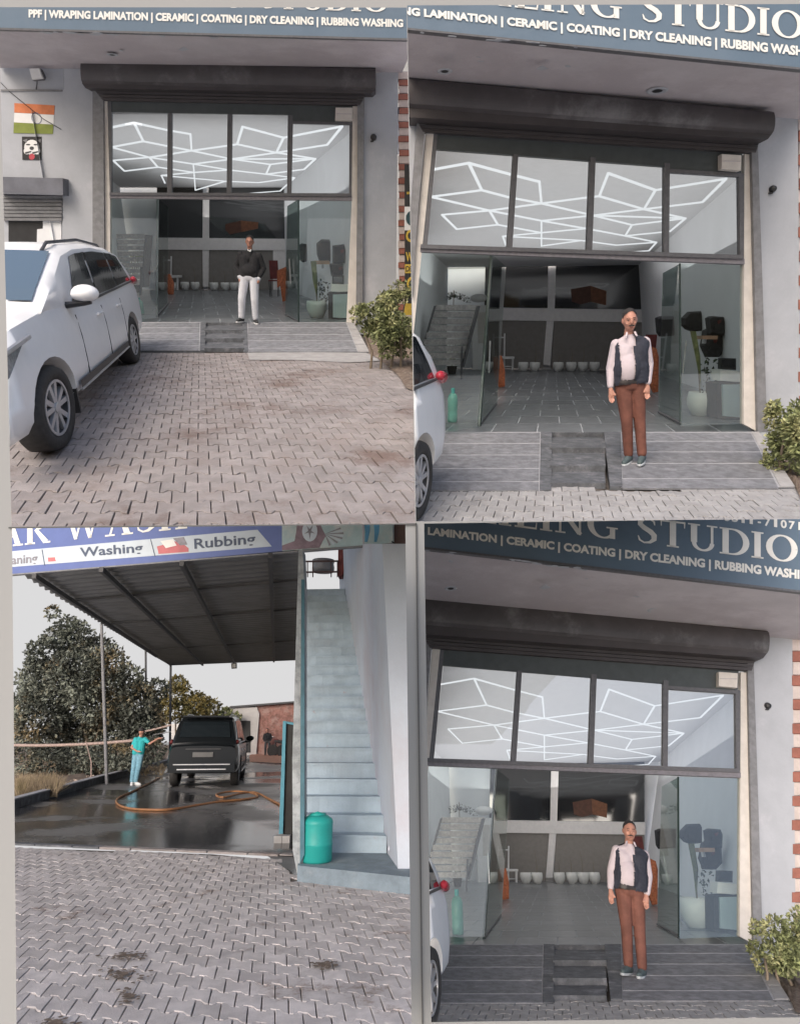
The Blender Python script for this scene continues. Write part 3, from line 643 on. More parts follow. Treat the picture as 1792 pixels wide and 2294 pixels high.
        put(MB().box((sx * (hw - .1), spec['wf'] + R + .07, .26), .08, .012, .12), 'mud_flap', M_black)
    put(MB().box((0, -.0, .62), .5, .03, .13), 'grille', M_black)
    Lr = spec['L']
    if black:
        put(MB().box((0, Lr + .02, .55), .84, .06, .13), 'rear_bumper', M_blackp); put(MB().box((0, Lr + .085, .62), .72, .012, .011), 'bumper_strip', M_rim)
        put(MB().box((0, Lr + .085, .5), .62, .012, .012), 'bumper_strip', M_chrome)
        put(MB().box((0, Lr + .03, .86), .26, .012, .06), 'number_plate', M_plate); put(MB().box((0, Lr + .02, 1.0), .45, .02, .012), 'tailgate_trim', M_rimd)
        put(MB().box((0, Lr - .1, 1.83), .6, .1, .02), 'spoiler', M_blackp); put(MB().tube([(0, 3.7, 1.86), (0, 3.85, 1.96)], .01, 5), 'aerial', M_black)
    return t
M_lamp = mat('headlamp_lens', (.22, .23, .24), .12, var=.3, scale=25); M_tl = mat('smoked_red_lens', (.12, .02, .02), .2)
M_blackp = mat('black_car_paint', (.010, .012, .014), .18, var=.05, spec=.2); M_plate = mat('plate_grey', (.12, .12, .12), .5)
def smooth_angle(o, deg=32):
    me = o.data; bm = bmesh.new(); bm.from_mesh(me); a = math.radians(deg)
    for e in bm.edges:
        if len(e.link_faces) == 2 and e.calc_face_angle(0) > a: e.smooth = False
    bm.to_mesh(me); bm.free()

# ------------------------------------------------------------------ the shop front
SPEC_TR = dict(
 thr=[(950, 972), (1700, 965)], rampy=968, xv=1239,
 sign=[(860, -70), (1840, -70), (1840, 156), (860, 56.5)], soffw=[(880, 197), (1850, 273)],
 small=[(752, 16), (1842, 128.6), (1842, 109), (752, .5)], big=[(831, -20), (1800, 89), (1800, 27), (831, -80)], phone=None,
 wallR=[(1690, 250), (1786, 262), (1795, 1010), (1713, 968)], wallL=[(865, 190), (938, 205), (912, 985), (865, 985)],
 brick=(1788, 1850, 262, 900, 24),
 hous=[[(905, 170), (1731, 248), (1730, 300), (905, 239)], [(905, 238), (1729, 299), (1719, 312), (910, 262)], [(930, 261), (1702, 311), (1692, 343), (948, 296)], [(972, 295), (1662, 342), (1660, 386), (975, 334)]],
 head2=[(1498, 378), (1659, 388), (1658, 396), (1497, 386)], headr=[(1498, 360), (1659, 375), (1659, 389), (1498, 379)], box=[(1616, 345), (1660, 348), (1659, 382), (1616, 378)],
 frame=[[(972, 296), (981, 297), (957, 550), (944, 550)], [(1150, 345), (1161, 346), (1147, 562), (1135, 561)], [(1322, 352), (1334, 353), (1326, 565), (1314, 564)], [(1488, 365), (1500, 366), (1498, 571), (1487, 570)], [(1655, 386), (1667, 388), (1667, 575), (1657, 575)]],
 trans=[[(943, 547), (1664, 571), (1665, 580), (942, 556)], [(942, 556), (1667, 580), (1667, 592), (941, 564)]],
 panes=[[(980, 333), (1150, 345), (1136, 556), (956, 549)], [(1160, 345), (1322, 354), (1315, 562), (1146, 557)], [(1333, 354), (1489, 366), (1488, 569), (1325, 563)], [(1499, 385), (1656, 396), (1658, 573), (1497, 570)]],
 cream=[[(955, 292), (972, 294), (945, 562), (925, 760), (924, 985), (905, 985), (906, 740), (932, 540)], [(1667, 345), (1681, 347), (1697, 968), (1665, 950), (1666, 590)]],
 rail=[[(935, 262), (954, 264), (930, 560), (905, 985), (893, 985), (916, 540)], [(1683, 325), (1697, 326), (1718, 968), (1697, 968), (1688, 560)]],
 cctv=(1728, 424), holes=[(996, 157, 9), (1472, 201, 12)], chip=[(1200, 155), (1215, 147), (1228, 154), (1212, 158)],
 ceil=(1849, 230), back=[(1098, 826), (1443, 829)], lwall=[(617, 968), (1000, 826)], rwall=[(1443, 829), (1849, 968)],
 bandh=[[(1080, 689), (1446, 694), (1446, 722), (1080, 717)]], bandv=[[(1229, 560), (1246, 560), (1242, 692), (1226, 692)], [(1224, 719), (1240, 720), (1232, 819), (1216, 818)]],
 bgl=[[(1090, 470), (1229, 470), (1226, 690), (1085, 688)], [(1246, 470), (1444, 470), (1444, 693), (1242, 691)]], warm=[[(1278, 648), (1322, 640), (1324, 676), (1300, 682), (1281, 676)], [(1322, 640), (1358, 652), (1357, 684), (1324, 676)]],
 low=[[(1070, 717), (1224, 718), (1216, 826), (1066, 824)], [(1240, 719), (1444, 722), (1444, 829), (1234, 828)]],
 pots=[(1095, 831, 10), (1171, 832, 11), (1197, 832, 11), (1249, 832, 11), (1278, 832, 11), (1304, 832, 11), (1330, 832, 11)],
 stair=((975, 683, 1072), (935, 806, 1036), 9, 850), cab=[(1056, 684), (1095, 684), (1084, 828), (1060, 828)], cab2=[(1070, 700), (1094, 699), (1091, 769), (1071, 769)], cabf=828, dish=(1072, 668, 18, 9), shrub=(1016, 668, 36, 16), plantL=(1012, 775, 28, 26, 838, 20),
 stool=(1106, 1130, 1152, 747, 799, 829, 16), clothL=[(1105, 800), (1124, 797), (1131, 830), (1131, 866), (1118, 868), (1108, 845)],
 chair=[[(1457, 775), (1470, 781), (1475, 800), (1474, 878), (1464, 880), (1456, 860)], 880], gloss=[],
 doorL=[(1073, 955), (1112, 905), (1132, 597), (1101, 570)], doorR=[(1524, 952), (1474, 926), (1484, 612), (1522, 591)],
 side=[[(941, 565), (1101, 571), (1073, 958), (905, 972)], [(1523, 590), (1667, 594), (1665, 950), (1525, 955)]],
 equip=[('wall_cabinet', 'black wall box with rounded corners', [(1471, 712), (1480, 708), (1518, 708), (1516, 752), (1480, 754), (1474, 745)], 853), ('tool_bag', 'dark hanging tool bag', [(1531, 712), (1545, 698), (1572, 697), (1577, 705), (1577, 740), (1555, 743), (1540, 738), (1530, 728)], 874),
        ('backpack', 'black backpack hanging low with red marks', [(1580, 740), (1590, 735), (1622, 745), (1624, 785), (1610, 800), (1585, 800), (1574, 775)], 889), ('hanging_bag', 'upper black bag with red marks', [(1586, 712), (1594, 708), (1620, 710), (1625, 722), (1624, 752), (1590, 748)], 891)],
 cabinet=([(1618, 862), (1668, 861), (1668, 936), (1620, 932)], [(1604, 858), (1668, 855), (1668, 946), (1606, 938)], [(1613, 828), (1668, 834), (1666, 857), (1612, 853)], [(1614, 802), (1648, 803), (1648, 829), (1613, 827)], 944),
 bpot=(1570, 938, 29, 47), leafs=((1568, 890), (1562, 800), (1546, 742)), laptop=(1583, 756),
 can=(1013, 875, 950, 11), 
 ramp=(900, 1697, 1100, 1778, 1092), slot=(1236, 1352, 1234, 1366), treads=[(984, 1003, .19), (1018, 1043, .12), (1057, 1082, .045)], rbands=[[968, 993, 1019, 1049, 1079, 1100], [968, 988, 1012, 1038, 1072, 1095]],
 bands_x=[(880, 1209, 1206), (1392, 1680, 1745)],
 nodes=dict(a=(973, 377), b=(1050, 363), c=(1145, 389), x=(1208, 405), d=(1212.5, 454), e=(1079, 424), u=(1139.6, 440), f=(965, 439), g=(1096, 470), h=(1319, 440), i=(1328, 481), j=(990, 479.5), k=(1023, 512), l=(1115, 502), m=(1212.5, 493), n=(1212.5, 520), o=(1126, 528), p=(1133, 548), q=(1312.5, 510.5), r=(1212.5, 550), s=(1302, 537.5),
            A=(1362, 386), B=(1342, 437.6), C=(1467.6, 424), D=(1442, 467), E=(1625.6, 398.4), F=(1573, 451), G=(1535, 487.6), H=(1500, 517), I=(1415, 502.4), J=(1400, 527), K=(1470, 541.6), L=(1453, 560.5), M=(1380, 548), N=(1375, 566)),
)
SPEC_BR = {k: (v if k in ('treads',) else mapped(v, toBR)) for k, v in SPEC_TR.items()}
def shift(v, d=1148): return v + d
SPEC_BR.update(phone=[(1600, 1163), (1800, 1188), (1800, 1171), (1600, 1146)], rampy=968 + 1148, xv=toBR((1239, 800))[0], brick=(toBR((1786, 600))[0], 1850, 1428, 2050, 24),
 holes=[(*toBR((996, 157)), 9), (*toBR((1472, 201)), 12)],
 pots=[(*toBR((a, b)), c) for a, b, c in SPEC_TR['pots']],
 stair=((toBR((975, 683))[0], 683 + 1148, toBR((1072, 683))[0]), (toBR((935, 806))[0], 806 + 1148, toBR((1036, 806))[0]), 9, 850 + 1148), cabf=828 + 1148, dish=(*toBR((1072, 668)), 18, 9), shrub=(*toBR((1016, 668)), 36, 16), plantL=(*toBR((1012, 775)), 28, 26, 838 + 1148, 20),
 stool=tuple(toBR((x, 800))[0] for x in (1106, 1130, 1152)) + (747 + 1148, 799 + 1148, 829 + 1148, 16),
 chair=[[toBR(p) for p in SPEC_TR['chair'][0]], 880 + 1148],
 equip=[(a, b, [toBR(p) for p in c], d + 1148) for a, b, c, d in SPEC_TR['equip']], cabinet=tuple([toBR(p) for p in c] for c in SPEC_TR['cabinet'][:4]) + (944 + 1148,),
 bpot=(*toBR((1570, 938)), 29, 47), can=(toBR((1013, 900))[0], 875 + 1148, 950 + 1148, 11),
 ramp=(880, toBR((1697, 968))[0], 1100 + 1148, toBR((1778, 1092))[0], 1092 + 1148), slot=tuple(toBR((x, 1000))[0] for x in SPEC_TR['slot']),
 treads=[(a + 1148, b + 1148, z) for a, b, z in SPEC_TR['treads']], rbands=[[a + 1148 for a in r] for r in SPEC_TR['rbands']], bands_x=[tuple(toBR((x, 1000))[0] for x in r) for r in SPEC_TR['bands_x']])
SPEC_TL = dict(
 thr=[(250, 722), (790, 722)], rampy=722, xv=448,
 sign=[(-40, -60), (935, -60), (935, 86.6), (-40, 60.8)], soffw=[(-40, 152), (900, 163)],
 small=[(65, 38), (903, 60), (903, 44), (65, 21.5)], big=[(126, 6), (871, 27), (871, -22), (126, -42)], phone=None,
 wallR=[(812, 165), (892, 160), (886, 705), (810, 722)], wallL=[(141, 150), (214, 150), (206, 760), (141, 760)],
 wallF=[(-40, 152), (142, 152), (142, 760), (-40, 760)], 
 brick=(892, 935, 160, 700, 14),
 hous=[[(183, 131), (841, 151), (841, 202), (184, 186)], [(184, 186), (841, 201), (833, 209), (192, 197)], [(208, 196), (820, 209), (806, 237), (232, 226)], [(240, 226), (796, 237), (790, 260), (244, 251)]],
 head2=[(652, 271), (788, 274), (788, 280), (652, 277)], headr=[(652, 255), (790, 258), (789, 275), (652, 272)], box=[(752, 241), (789, 241), (789, 271), (751, 270)],
 frame=[[(242, 226), (250, 226), (250, 440), (246, 440)], [(376, 254), (385, 254), (385, 436), (375, 436)], [(510, 256), (520, 256), (518, 437), (508, 437)], [(645, 258), (656, 258), (652, 440), (643, 440)], [(783, 260), (791, 261), (788, 446), (782, 446)]],
 trans=[[(246, 431), (787, 433), (787, 440), (246, 437)], [(246, 437), (788, 440), (788, 450), (246, 444)]],
 panes=[[(250, 250), (377, 253), (376, 433), (250, 432)], [(385, 255), (511, 257), (509, 433), (385, 433)], [(520, 258), (646, 259), (644, 433), (518, 433)], [(655, 277), (784, 280), (783, 434), (652, 433)]],
 cream=[[(232, 226), (241, 226), (247, 444), (247, 740), (236, 740)], [(790, 238), (801, 238), (800, 450), (797, 733), (776, 722), (788, 450)]],
 rail=[[(208, 200), (232, 205), (235, 740), (208, 740)], [(801, 212), (816, 212), (812, 700), (797, 722), (800, 450)]],
 cctv=(837, 308), holes=[(252, 121, 6), (619, 130, 8)], chip=[(400, 112), (412, 105), (425, 111), (412, 115)],
 ceil=(845, 247), back=[(354, 649), (640, 649)], lwall=[(152, 722), (300, 649)], rwall=[(640, 649), (845, 722)],
 bandh=[[(345, 532), (644, 535), (644, 561), (345, 559)]], bandv=[[(455, 440), (468, 440), (468, 534), (454, 534)], [(454, 560), (468, 560), (467, 643), (455, 643)], [(612, 560), (642, 560), (642, 649), (612, 649)]],
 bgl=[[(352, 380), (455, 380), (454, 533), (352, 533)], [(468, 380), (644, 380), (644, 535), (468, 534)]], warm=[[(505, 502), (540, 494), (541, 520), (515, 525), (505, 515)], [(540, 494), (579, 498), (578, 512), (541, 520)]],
 low=[[(350, 559), (454, 560), (455, 649), (350, 649)], [(468, 560), (612, 561), (612, 649), (467, 649)]],
 pots=[(391, 650, 8.5), (416.5, 650, 9), (439, 650, 9), (481, 651, 9), (506, 651, 9), (526, 651, 9)],
 stair=((247, 524, 326), (247, 628, 318), 9, 662), cab=[(322, 524), (357, 522), (356, 646), (319, 646)], cab2=[(328, 534), (356, 533), (355, 588), (326, 588)], cabf=646, dish=(322, 512, 13, 8), shrub=(280, 512, 28, 14), plantL=(305, 585, 16, 26, 655, 16),
 stool=(368, 384, 402, 574, 617, 650, 12), clothL=[(367, 616), (380, 614), (389, 635), (388, 660), (378, 660), (370, 645)],
 chair=[[(621, 606), (640, 598), (645, 610), (643, 674), (633, 676), (628, 640), (621, 645)], 676], gloss=[],
 doorL=[(352, 710), (376, 682), (378, 465), (354, 443)], doorR=[(669, 722), (640, 706), (645, 462), (669, 447)],
 side=[[(246, 444), (356, 444), (354, 712), (246, 722)], [(669, 450), (788, 450), (786, 722), (669, 722)]],
 equip=[('wall_cabinet', 'black wall box with rounded corners', [(671, 548), (676, 545), (688, 547), (689, 585), (678, 588), (671, 582)], 666), ('tool_bag', 'dark hanging tool bag', [(709, 545), (720, 536), (745, 537), (748, 560), (745, 588), (715, 585), (710, 570)], 684),
        ('backpack', 'black backpack hanging low with red marks', [(738, 590), (772, 588), (774, 612), (765, 620), (742, 618)], 694), ('hanging_bag', 'upper black bag with red marks', [(745, 550), (770, 547), (776, 560), (774, 590), (745, 590)], 696)],
 cabinet=([(746, 660), (780, 659), (780, 713), (746, 711)], [(735, 655), (780, 653), (780, 718), (736, 714)], [(742, 636), (780, 638), (780, 655), (741, 653)], [(744, 617), (770, 617), (770, 637), (744, 636)], 719),
 bpot=(711, 717, 21, 35), leafs=((711, 684), (706, 630), (697, 585)), laptop=(722, 588),
 can=(316, 676, 708, 7),
 ramp=(240, 790, 786, 826, 789), slot=(462, 543, 460, 546), treads=[(731, 739, .19), (748, 758, .12), (768, 780, .045)], rbands=[[722, 734, 746, 760, 774, 786], [722, 734, 749, 763, 780, 789]],
 bands_x=[(240, 448, 446), (556, 775, 800)],
 nodes=dict(a=(250, 283.6), b=(301, 273), c=(377, 290), x=(427, 298.5), d=(429.5, 336), e=(321.5, 314.7), u=(377, 326), f=(250, 328), g=(335, 351), h=(515, 324), i=(519.4, 355), j=(254, 358), k=(279.6, 382), l=(354, 373), m=(433.5, 366), n=(435, 385), o=(362, 391.7), p=(370, 409), q=(514, 379.5), r=(438, 425), s=(505, 405),
            A=(543.7, 282), B=(531.6, 321.4), C=(635.6, 306.6), D=(619.4, 340.4), E=(766.6, 281), F=(733, 322.8), G=(707, 354), H=(681.5, 378), I=(605.9, 367), J=(596.4, 389), K=(660, 397), L=(627.5, 427), M=(580, 408), N=(561, 432)),
)

def grid_tiles(S, parent, region, ax, ay, w, p, z, m, name='floor_tile'):
    me = bpy.data.meshes.new(name); a, b = .485, .487; vs = []
    for (k, zz) in ((1, -.015), (1, -.003), (.985, 0)):
        for x, y in ((-a, -b), (a, -b), (a, b), (-a, b)): P = ax * x * w * k + ay * y * p * k; vs.append((P.x, P.y, zz))
    me.from_pydata(vs, [], [(8, 9, 10, 11)] + [(r * 4 + i, r * 4 + (i + 1) % 4, r * 4 + 4 + (i + 1) % 4, r * 4 + 4 + i) for r in (0, 1) for i in range(4)]); me.materials.append(m)
    inv = Matrix(((ax.x * w, ay.x * p), (ax.y * w, ay.y * p))).inverted(); o0 = region[0]
    c = [inv @ V(((q - o0).x, (q - o0).y)) for q in region]; n = 0
    for j in range(int(min(q.y for q in c)) - 1, int(max(q.y for q in c)) + 2):
        for i in range(int(min(q.x for q in c)) - 1, int(max(q.x for q in c)) + 2):
            P = o0 + ax * ((i + .5 * (j % 2)) * w) + ay * ((j + .5) * p); poly = region; ok = False; k = len(poly) - 1
            for h in range(len(poly)):
                if (poly[h].y > P.y) != (poly[k].y > P.y) and P.x < (poly[k].x - poly[h].x) * (P.y - poly[h].y) / (poly[k].y - poly[h].y) + poly[h].x: ok = not ok
                k = h
            if not ok or not inside(S.quad, S.pix(V((P.x, P.y, z))), 20): continue
            o = bpy.data.objects.new(name, me); reg(S, o); o.parent = parent; L = V((P.x, P.y, z)) - ORG[parent]; o.location = (L.x, L.y, L.z + random.uniform(-.001, .001)); ORG[o] = P; n += 1
    return n

def shop(S, s):
    w = S.where; zf = .25
    a, b = S.flat(s['thr'][0], zf), S.flat(s['thr'][1], zf); FP = S.vplane(a, b); nrm = FP[1]
    bl = thing(S, 'shop_building', 'white shop building with glazed front, dark shutter box and lit hall ' + w, 'building', (a + b) / 2)
    pr = lambda name, pts, d0, d1, m, parent=bl, pl=FP, **k: prism(S, name, pl, pts, d0, d1, m, parent, **k)
    pr('wall', s['wallR'], -.3, 0, M_wall); pr('wall', s['wallL'], -.3, 0, M_wall)
    # roof slab over the front and the signboard on its edge
    zs = S.on(((s['soffw'][0][0] + s['soffw'][1][0]) / 2, (s['soffw'][0][1] + s['soffw'][1][1]) / 2), FP).z
    q0, q1 = s['sign'][3], s['sign'][2]; mid = ((q0[0] + q1[0]) / 2, (q0[1] + q1[1]) / 2)
    ds = (S.flat(mid, zs) - FP[0]).dot(nrm)
    A, B = S.on(s['soffw'][0], FP, -.02), S.on(s['soffw'][1], FP, -.02); C, D = S.on(q1, FP, ds - .05), S.on(q0, FP, ds - .05)
    MB().poly([D, C, B, A], V((0, 0, .35))).go(S, 'soffit', M_soffit, bl)
    sg = thing(S, 'signboard', 'blue shop signboard with white lettering about car detailing services ' + w, 'sign', S.on(mid, FP, ds))
    pr('board', s['sign'], ds - .06, ds, M_sign, sg)
    e = [q0, q1, (q1[0], q1[1] + 4.5), (q0[0], q0[1] + 4.5)]; pr('board_edge', e, ds - .07, ds + .01, M_frame, sg)
    SPn = lambda d: (FP[0] + nrm * d, nrm)
    lay(S, 'lettering', text_mesh('PPF | WRAPING LAMINATION | CERAMIC | COATING | DRY CLEANING | RUBBING WASHING', .045), s['small'], SPn(ds), .004, M_letter, sg)
    for i, sh in enumerate(serif_text('DETAILING STUDIO')): lay(S, 'letter', sh, s['big'], SPn(ds), .003 + .0006 * (i % 3), M_letter, sg)
    if s['phone']:
        tn = '98511-71071'; Lq = lambda a_, b_, t: (a_[0] + (b_[0] - a_[0]) * t, a_[1] + (b_[1] - a_[1]) * t)
        for i, ch in enumerate(tn):
            e_ = .3 if ch in '1-' else .12; t0, t1 = (i + e_) / len(tn), (i + 1 - e_) / len(tn); p_ = s['phone']; lay(S, 'digit', text_mesh(ch, .03), [Lq(p_[0], p_[1], t0), Lq(p_[0], p_[1], t1), Lq(p_[3], p_[2], t1), Lq(p_[3], p_[2], t0)], SPn(ds), .004, M_letter, sg)
    for cx, cy, r in s['holes']:
        P = S.flat((cx, cy), zs - .002); k = (P - V((0, 0, S.H))).length / F
        MB().lathe(P, [(r * k * 1.6, -.012), (r * k * 1.3, -.02), (r * k * .8, -.012)], 18).go(S, 'patch_ring', M_wall, bl)
        MB().lathe(P, [(r * k * .75, -.016), (r * k * .7, -.017)], 14).go(S, 'hole', M_black, bl)
    pts = [S.flat(p, zs - .004) for p in s['chip']]; MB().poly(pts, V((0, 0, .002))).go(S, 'paint_chip', M_wall, bl)
    rc = random.Random(len(S.key) + int(S.yh)); fn_ = lambda t, dy: (q0[0] + (q1[0] - q0[0]) * t, q0[1] + (q1[1] - q0[1]) * t + dy)
    for i in range(26):
        t_ = rc.random() if i > 8 else rc.uniform(.25, .75); px_, py_ = fn_(t_, rc.uniform(5, 11) if i < 20 else rc.uniform(20, 60)); l_ = rc.uniform(5, 20) if i < 20 else rc.uniform(4, 9); h_ = rc.uniform(1, 2.6)
        pts = [S.flat((px_ + l_ * math.cos(j * .9) * rc.uniform(.7, 1.1), py_ + h_ * math.sin(j * .9) * rc.uniform(.6, 1.2) + l_ * math.cos(j * .9) * .07), zs - .005 - i * .0002) for j in range(7)]
        MB().poly(pts, V((0, 0, .002))).go(S, 'paint_chip', M_wall, bl)
    yb_ = max(p[1] for p in S.quad) + 60; gs = [S.flat(p, -.035) for p in ((-150, yb_), (1950, yb_), (1950, S.yh + 50), (-150, S.yh + 50))]; mk(S, 'ground', gs, [(0, 1, 2, 3)], M_sand, kind='structure')
    # shutter housing
    h = s['hous']; sh = thing(S, 'roller_shutter', 'dark metal roller shutter housing across the top of the opening ' + w, 'shutter', S.on(h[0][3], FP, .2))
    hb = MB(); N = 10; top = [S.on(h[0][0], FP, .36), S.on(h[0][1], FP, .36)]; bot = [S.on(h[0][3], FP, .36), S.on(h[0][2], FP, .36)]; rows = []
    for i in range(N + 1):
        t_ = i / N; o = nrm * (.05 * math.sin(t_ * math.pi) ** .7 - (.03 if i in (0, N) else 0)); rows.append([top[0].lerp(bot[0], t_) + o, top[1].lerp(bot[1], t_) + o])
    vs = sum(rows, []) + [r - nrm * .36 for rr in rows for r in rr]; M2 = 2 * (N + 1)
    fs = [(2 * i, 2 * i + 1, 2 * i + 3, 2 * i + 2) for i in range(N)] + [(M2 + 2 * i, M2 + 2 * i + 2, M2 + 2 * i + 3, M2 + 2 * i + 1) for i in range(N)] + [(2 * i, 2 * i + 2, M2 + 2 * i + 2, M2 + 2 * i) for i in range(N)] + [(2 * i + 1, M2 + 2 * i + 1, M2 + 2 * i + 3, 2 * i + 3) for i in range(N)] + [(0, M2, M2 + 1, 1), (2 * N, 2 * N + 1, M2 + 2 * N + 1, M2 + 2 * N)]
    hb.add(vs, fs).go(S, 'housing', M_hous, sh); pr('housing_lip', h[1], -.02, .33, M_dark, sh)
    c = h[2]
    for i in range(4):
        t0, t1 = i / 4, (i + .86) / 4; L = lambda p, q, t: (p[0] + (q[0] - p[0]) * t, p[1] + (q[1] - p[1]) * t)
        pr('slat', [L(c[0], c[3], t0), L(c[1], c[2], t0), L(c[1], c[2], t1), L(c[0], c[3], t1)], .02, .13 - .015 * (i % 2), M_dark, sh)
    pr('curtain_backing', c, -.02, .05, M_dark, sh)
    pr('head_panel', h[3], -.04, .03, M_head); pr('head_rail', s['head2'], -.02, .05, M_frame); pr('head_panel', s['headr'], -.02, .035, M_head)
    bx = thing(S, 'junction_box', 'small pale box fixed above the right window pane ' + w, 'box', S.on(s['box'][2], FP, .05)); pr('box_body', s['box'], .04, .14, M_cream, bx)
    y0 = s['box'][0][1]; m_ = (s['box'][0][1] + s['box'][3][1]) / 2; pr('box_seam', [(s['box'][0][0] + 2, m_ - 1.5), (s['box'][1][0] - 2, m_ - 1), (s['box'][1][0] - 2, m_ + .5), (s['box'][0][0] + 2, m_)], .1, .145, M_soffit, bx)
    for p in s['frame']: pr('window_mullion', p, -.03, .045, M_frame)
    for i, p in enumerate(s['trans']): pr('transom', p, -.05, .09 - .03 * i, M_trans if i else M_frame)
    for p in s['panes']: pr('window_pane', p, -.006, .002, M_glass)
    for p in s['cream']: pr('batten', p, -.05, .05, M_cream)
    for p in s['rail']: pr('guide_rail', p, -.02, .11, M_rail)
    cp = S.on(s['cctv'], FP, .0); cc = thing(S, 'security_camera', 'small black dome camera on the white right pillar ' + w, 'camera', cp); k = (cp - V((0, 0, S.H))).length / F
    MB().lathe(cp, [(6 * k, 0), (6 * k, .03), (4.5 * k, .06), (0.1 * k, .075)], 14, (V((1, 0, 0)), V((0, 0, 1)), nrm)).go(S, 'dome', M_black, cc); MB().box(cp + nrm * .02 + V((-3 * k, 0, -7 * k)), 3 * k, .02, 1.2 * k).go(S, 'bracket', M_black, cc)
    # the hall inside
    zc = S.on(s['ceil'], FP).z; bk = [S.flat(p, zf) for p in s['back']]; BP = S.vplane(*bk); fl = [S.flat(s['lwall'][0], zf), S.flat(s['lwall'][1], zf), S.flat(s['rwall'][0], zf), S.flat(s['rwall'][1], zf)]
    T0 = S.on(s['ceil'], FP); yv = S.dirto(s['xv']); kk = (BP[0] - T0).dot(BP[1]) / yv.dot(BP[1]); T1 = T0 + yv * kk; T0 = T0 - yv * .0; BL0 = bk[0] + (bk[0] - bk[1]).normalized() * 6; up = lambda p, z: V((p.x, p.y, z))
    # the floor reaches to the ramp's edge
    f0 = S.flat((s['ramp'][0] - 60, s['rampy']), zf); f1 = S.flat((s['ramp'][1] + 0, s['rampy']), zf)
    reg_ = [f0, f1, fl[3], fl[2], fl[1], fl[0]] if fl[0].x > f0.x else [f0, f1, fl[3], fl[2], fl[1]]
    flo = MB().add([up(p, zf - .008) for p in reg_] + [up(p, 0) for p in reg_], [tuple(range(len(reg_)))] + [(i, i + len(reg_), (i + 1) % len(reg_) + len(reg_), (i + 1) % len(reg_)) for i in range(len(reg_))]).go(S, 'floor', M_grout, bl)
    dd = (f1 - f0).normalized(); grid_tiles(S, flo, reg_, dd, yv, .66, 1.05 if S is not TL else 1.05, zf, M_tile)
    MB().add([up(fl[0], zf), up(fl[1], zf), up(fl[1], zc), up(fl[0], zc)], [(0, 1, 2, 3)]).go(S, 'side_wall', M_int, bl)
    MB().add([up(fl[3], zf), up(fl[2], zf), T1, T0], [(0, 1, 2, 3)]).go(S, 'side_wall', M_int, bl)
    e_ = (bk[1] - bk[0]).normalized() * 3; bw = [up(bk[0] - e_, zf), up(bk[1] + e_, zf), up(bk[1] + e_, zc), up(bk[0] - e_, zc)]; bw = [p - BP[1] * .25 for p in bw]; MB().add(bw, [(0, 1, 2, 3)]).go(S, 'back_wall', M_int, bl)
    xx = V((2, 0, 0)); cl = [up(fl[0], zc) - xx + yv * .4, T0 + xx + yv * .4, T1 + xx, up(fl[1], zc) - xx]; ex = -nrm * 0; cA, cB = S.on(s['hous'][3][0], FP), S.on(s['hous'][3][1], FP)
    MB().poly([p for p in cl], V((0, 0, .12))).go(S, 'ceiling', M_ceil, bl)
    for p in s['bgl']: prism(S, 'gallery_glass', BP, p, -.1, -.06, M_bglass, bl)
    for i, p in enumerate(s['warm']): prism(S, 'painted_reflection', BP, p, -.058, -.05, M_warm if i else M_warm2, bl)  # reflection of the building opposite, painted as flat shapes on the gallery glass
    for p in s['low']: prism(S, 'lower_wall', BP, p, -.1, -.03, M_low, bl)
    for p in s['bandh']: prism(S, 'gallery_beam', BP, p, -.1, .06, M_band, bl)
    for p in s['bandv']: prism(S, 'gallery_post', BP, p, -.1, .03, M_band, bl)
    led_net(S, s['nodes'], LED_E, zc, 'lit hexagon lattice of white LED tubes under the hall ceiling ' + w, max(a.y, b.y))
    # small figure of the lights mirrored in the gallery glass is left to the glass itself
    g1 = thing(S, 'fixed_glazing', 'clear fixed glass beside the left door leaf ' + w, 'glass panel', S.on(s['side'][0][3], FP)); pr('glass_pane', s['side'][0], -.006, .003, M_glassd, g1)
    g2 = thing(S, 'fixed_glazing', 'clear fixed glass before the pot and cabinet ' + w, 'glass panel', S.on(s['side'][1][3], FP)); pr('glass_pane', s['side'][1], -.006, .003, M_glassd, g2)
    for i, (k_, sd_) in enumerate((('doorL', 'left'), ('doorR', 'right'))):
        p0, p1, p2, p3 = s[k_]; A_, B_ = S.flat(p0, zf), S.flat(p1, zf); DP = S.vplane(A_, B_)
        dt = thing(S, 'glass_door', 'open %s glass door leaf with dark edge ' % sd_ + w, 'door', A_)
        q = [A_ + V((0, 0, .01)), B_ + V((0, 0, .01)), S.on(p2, DP), S.on(p3, DP)]
        MB().poly(q, DP[1] * .012).go(S, 'door_pane', M_glassg, dt); MB().tube([A_, q[3]], .016 if i else .026, 6).go(S, 'door_edge', M_edge, dt)
        MB().tube([q[0].lerp(q[1], .0) + V((0, 0, .02)), q[1] + V((0, 0, .02))], .02, 6).go(S, 'door_shoe', M_frame, dt); mh = q[0].lerp(q[1], .25)
        MB().tube([mh + DP[1] * .05 + V((0, 0, .75)), mh + DP[1] * .05 + V((0, 0, 1.25))], .014, 6).go(S, 'door_handle', M_chrome, dt)
    # things standing in the hall
    names = ['leftmost white pot at the back wall, half hidden by the stool', 'white pot just right of the stool', 'white pot with a chipped grey side near the column', 'white pot right of the column', 'white pot with a bare twig, fifth along the wall', 'white pot next to last along the back wall', 'last white pot on the right of the back wall row']
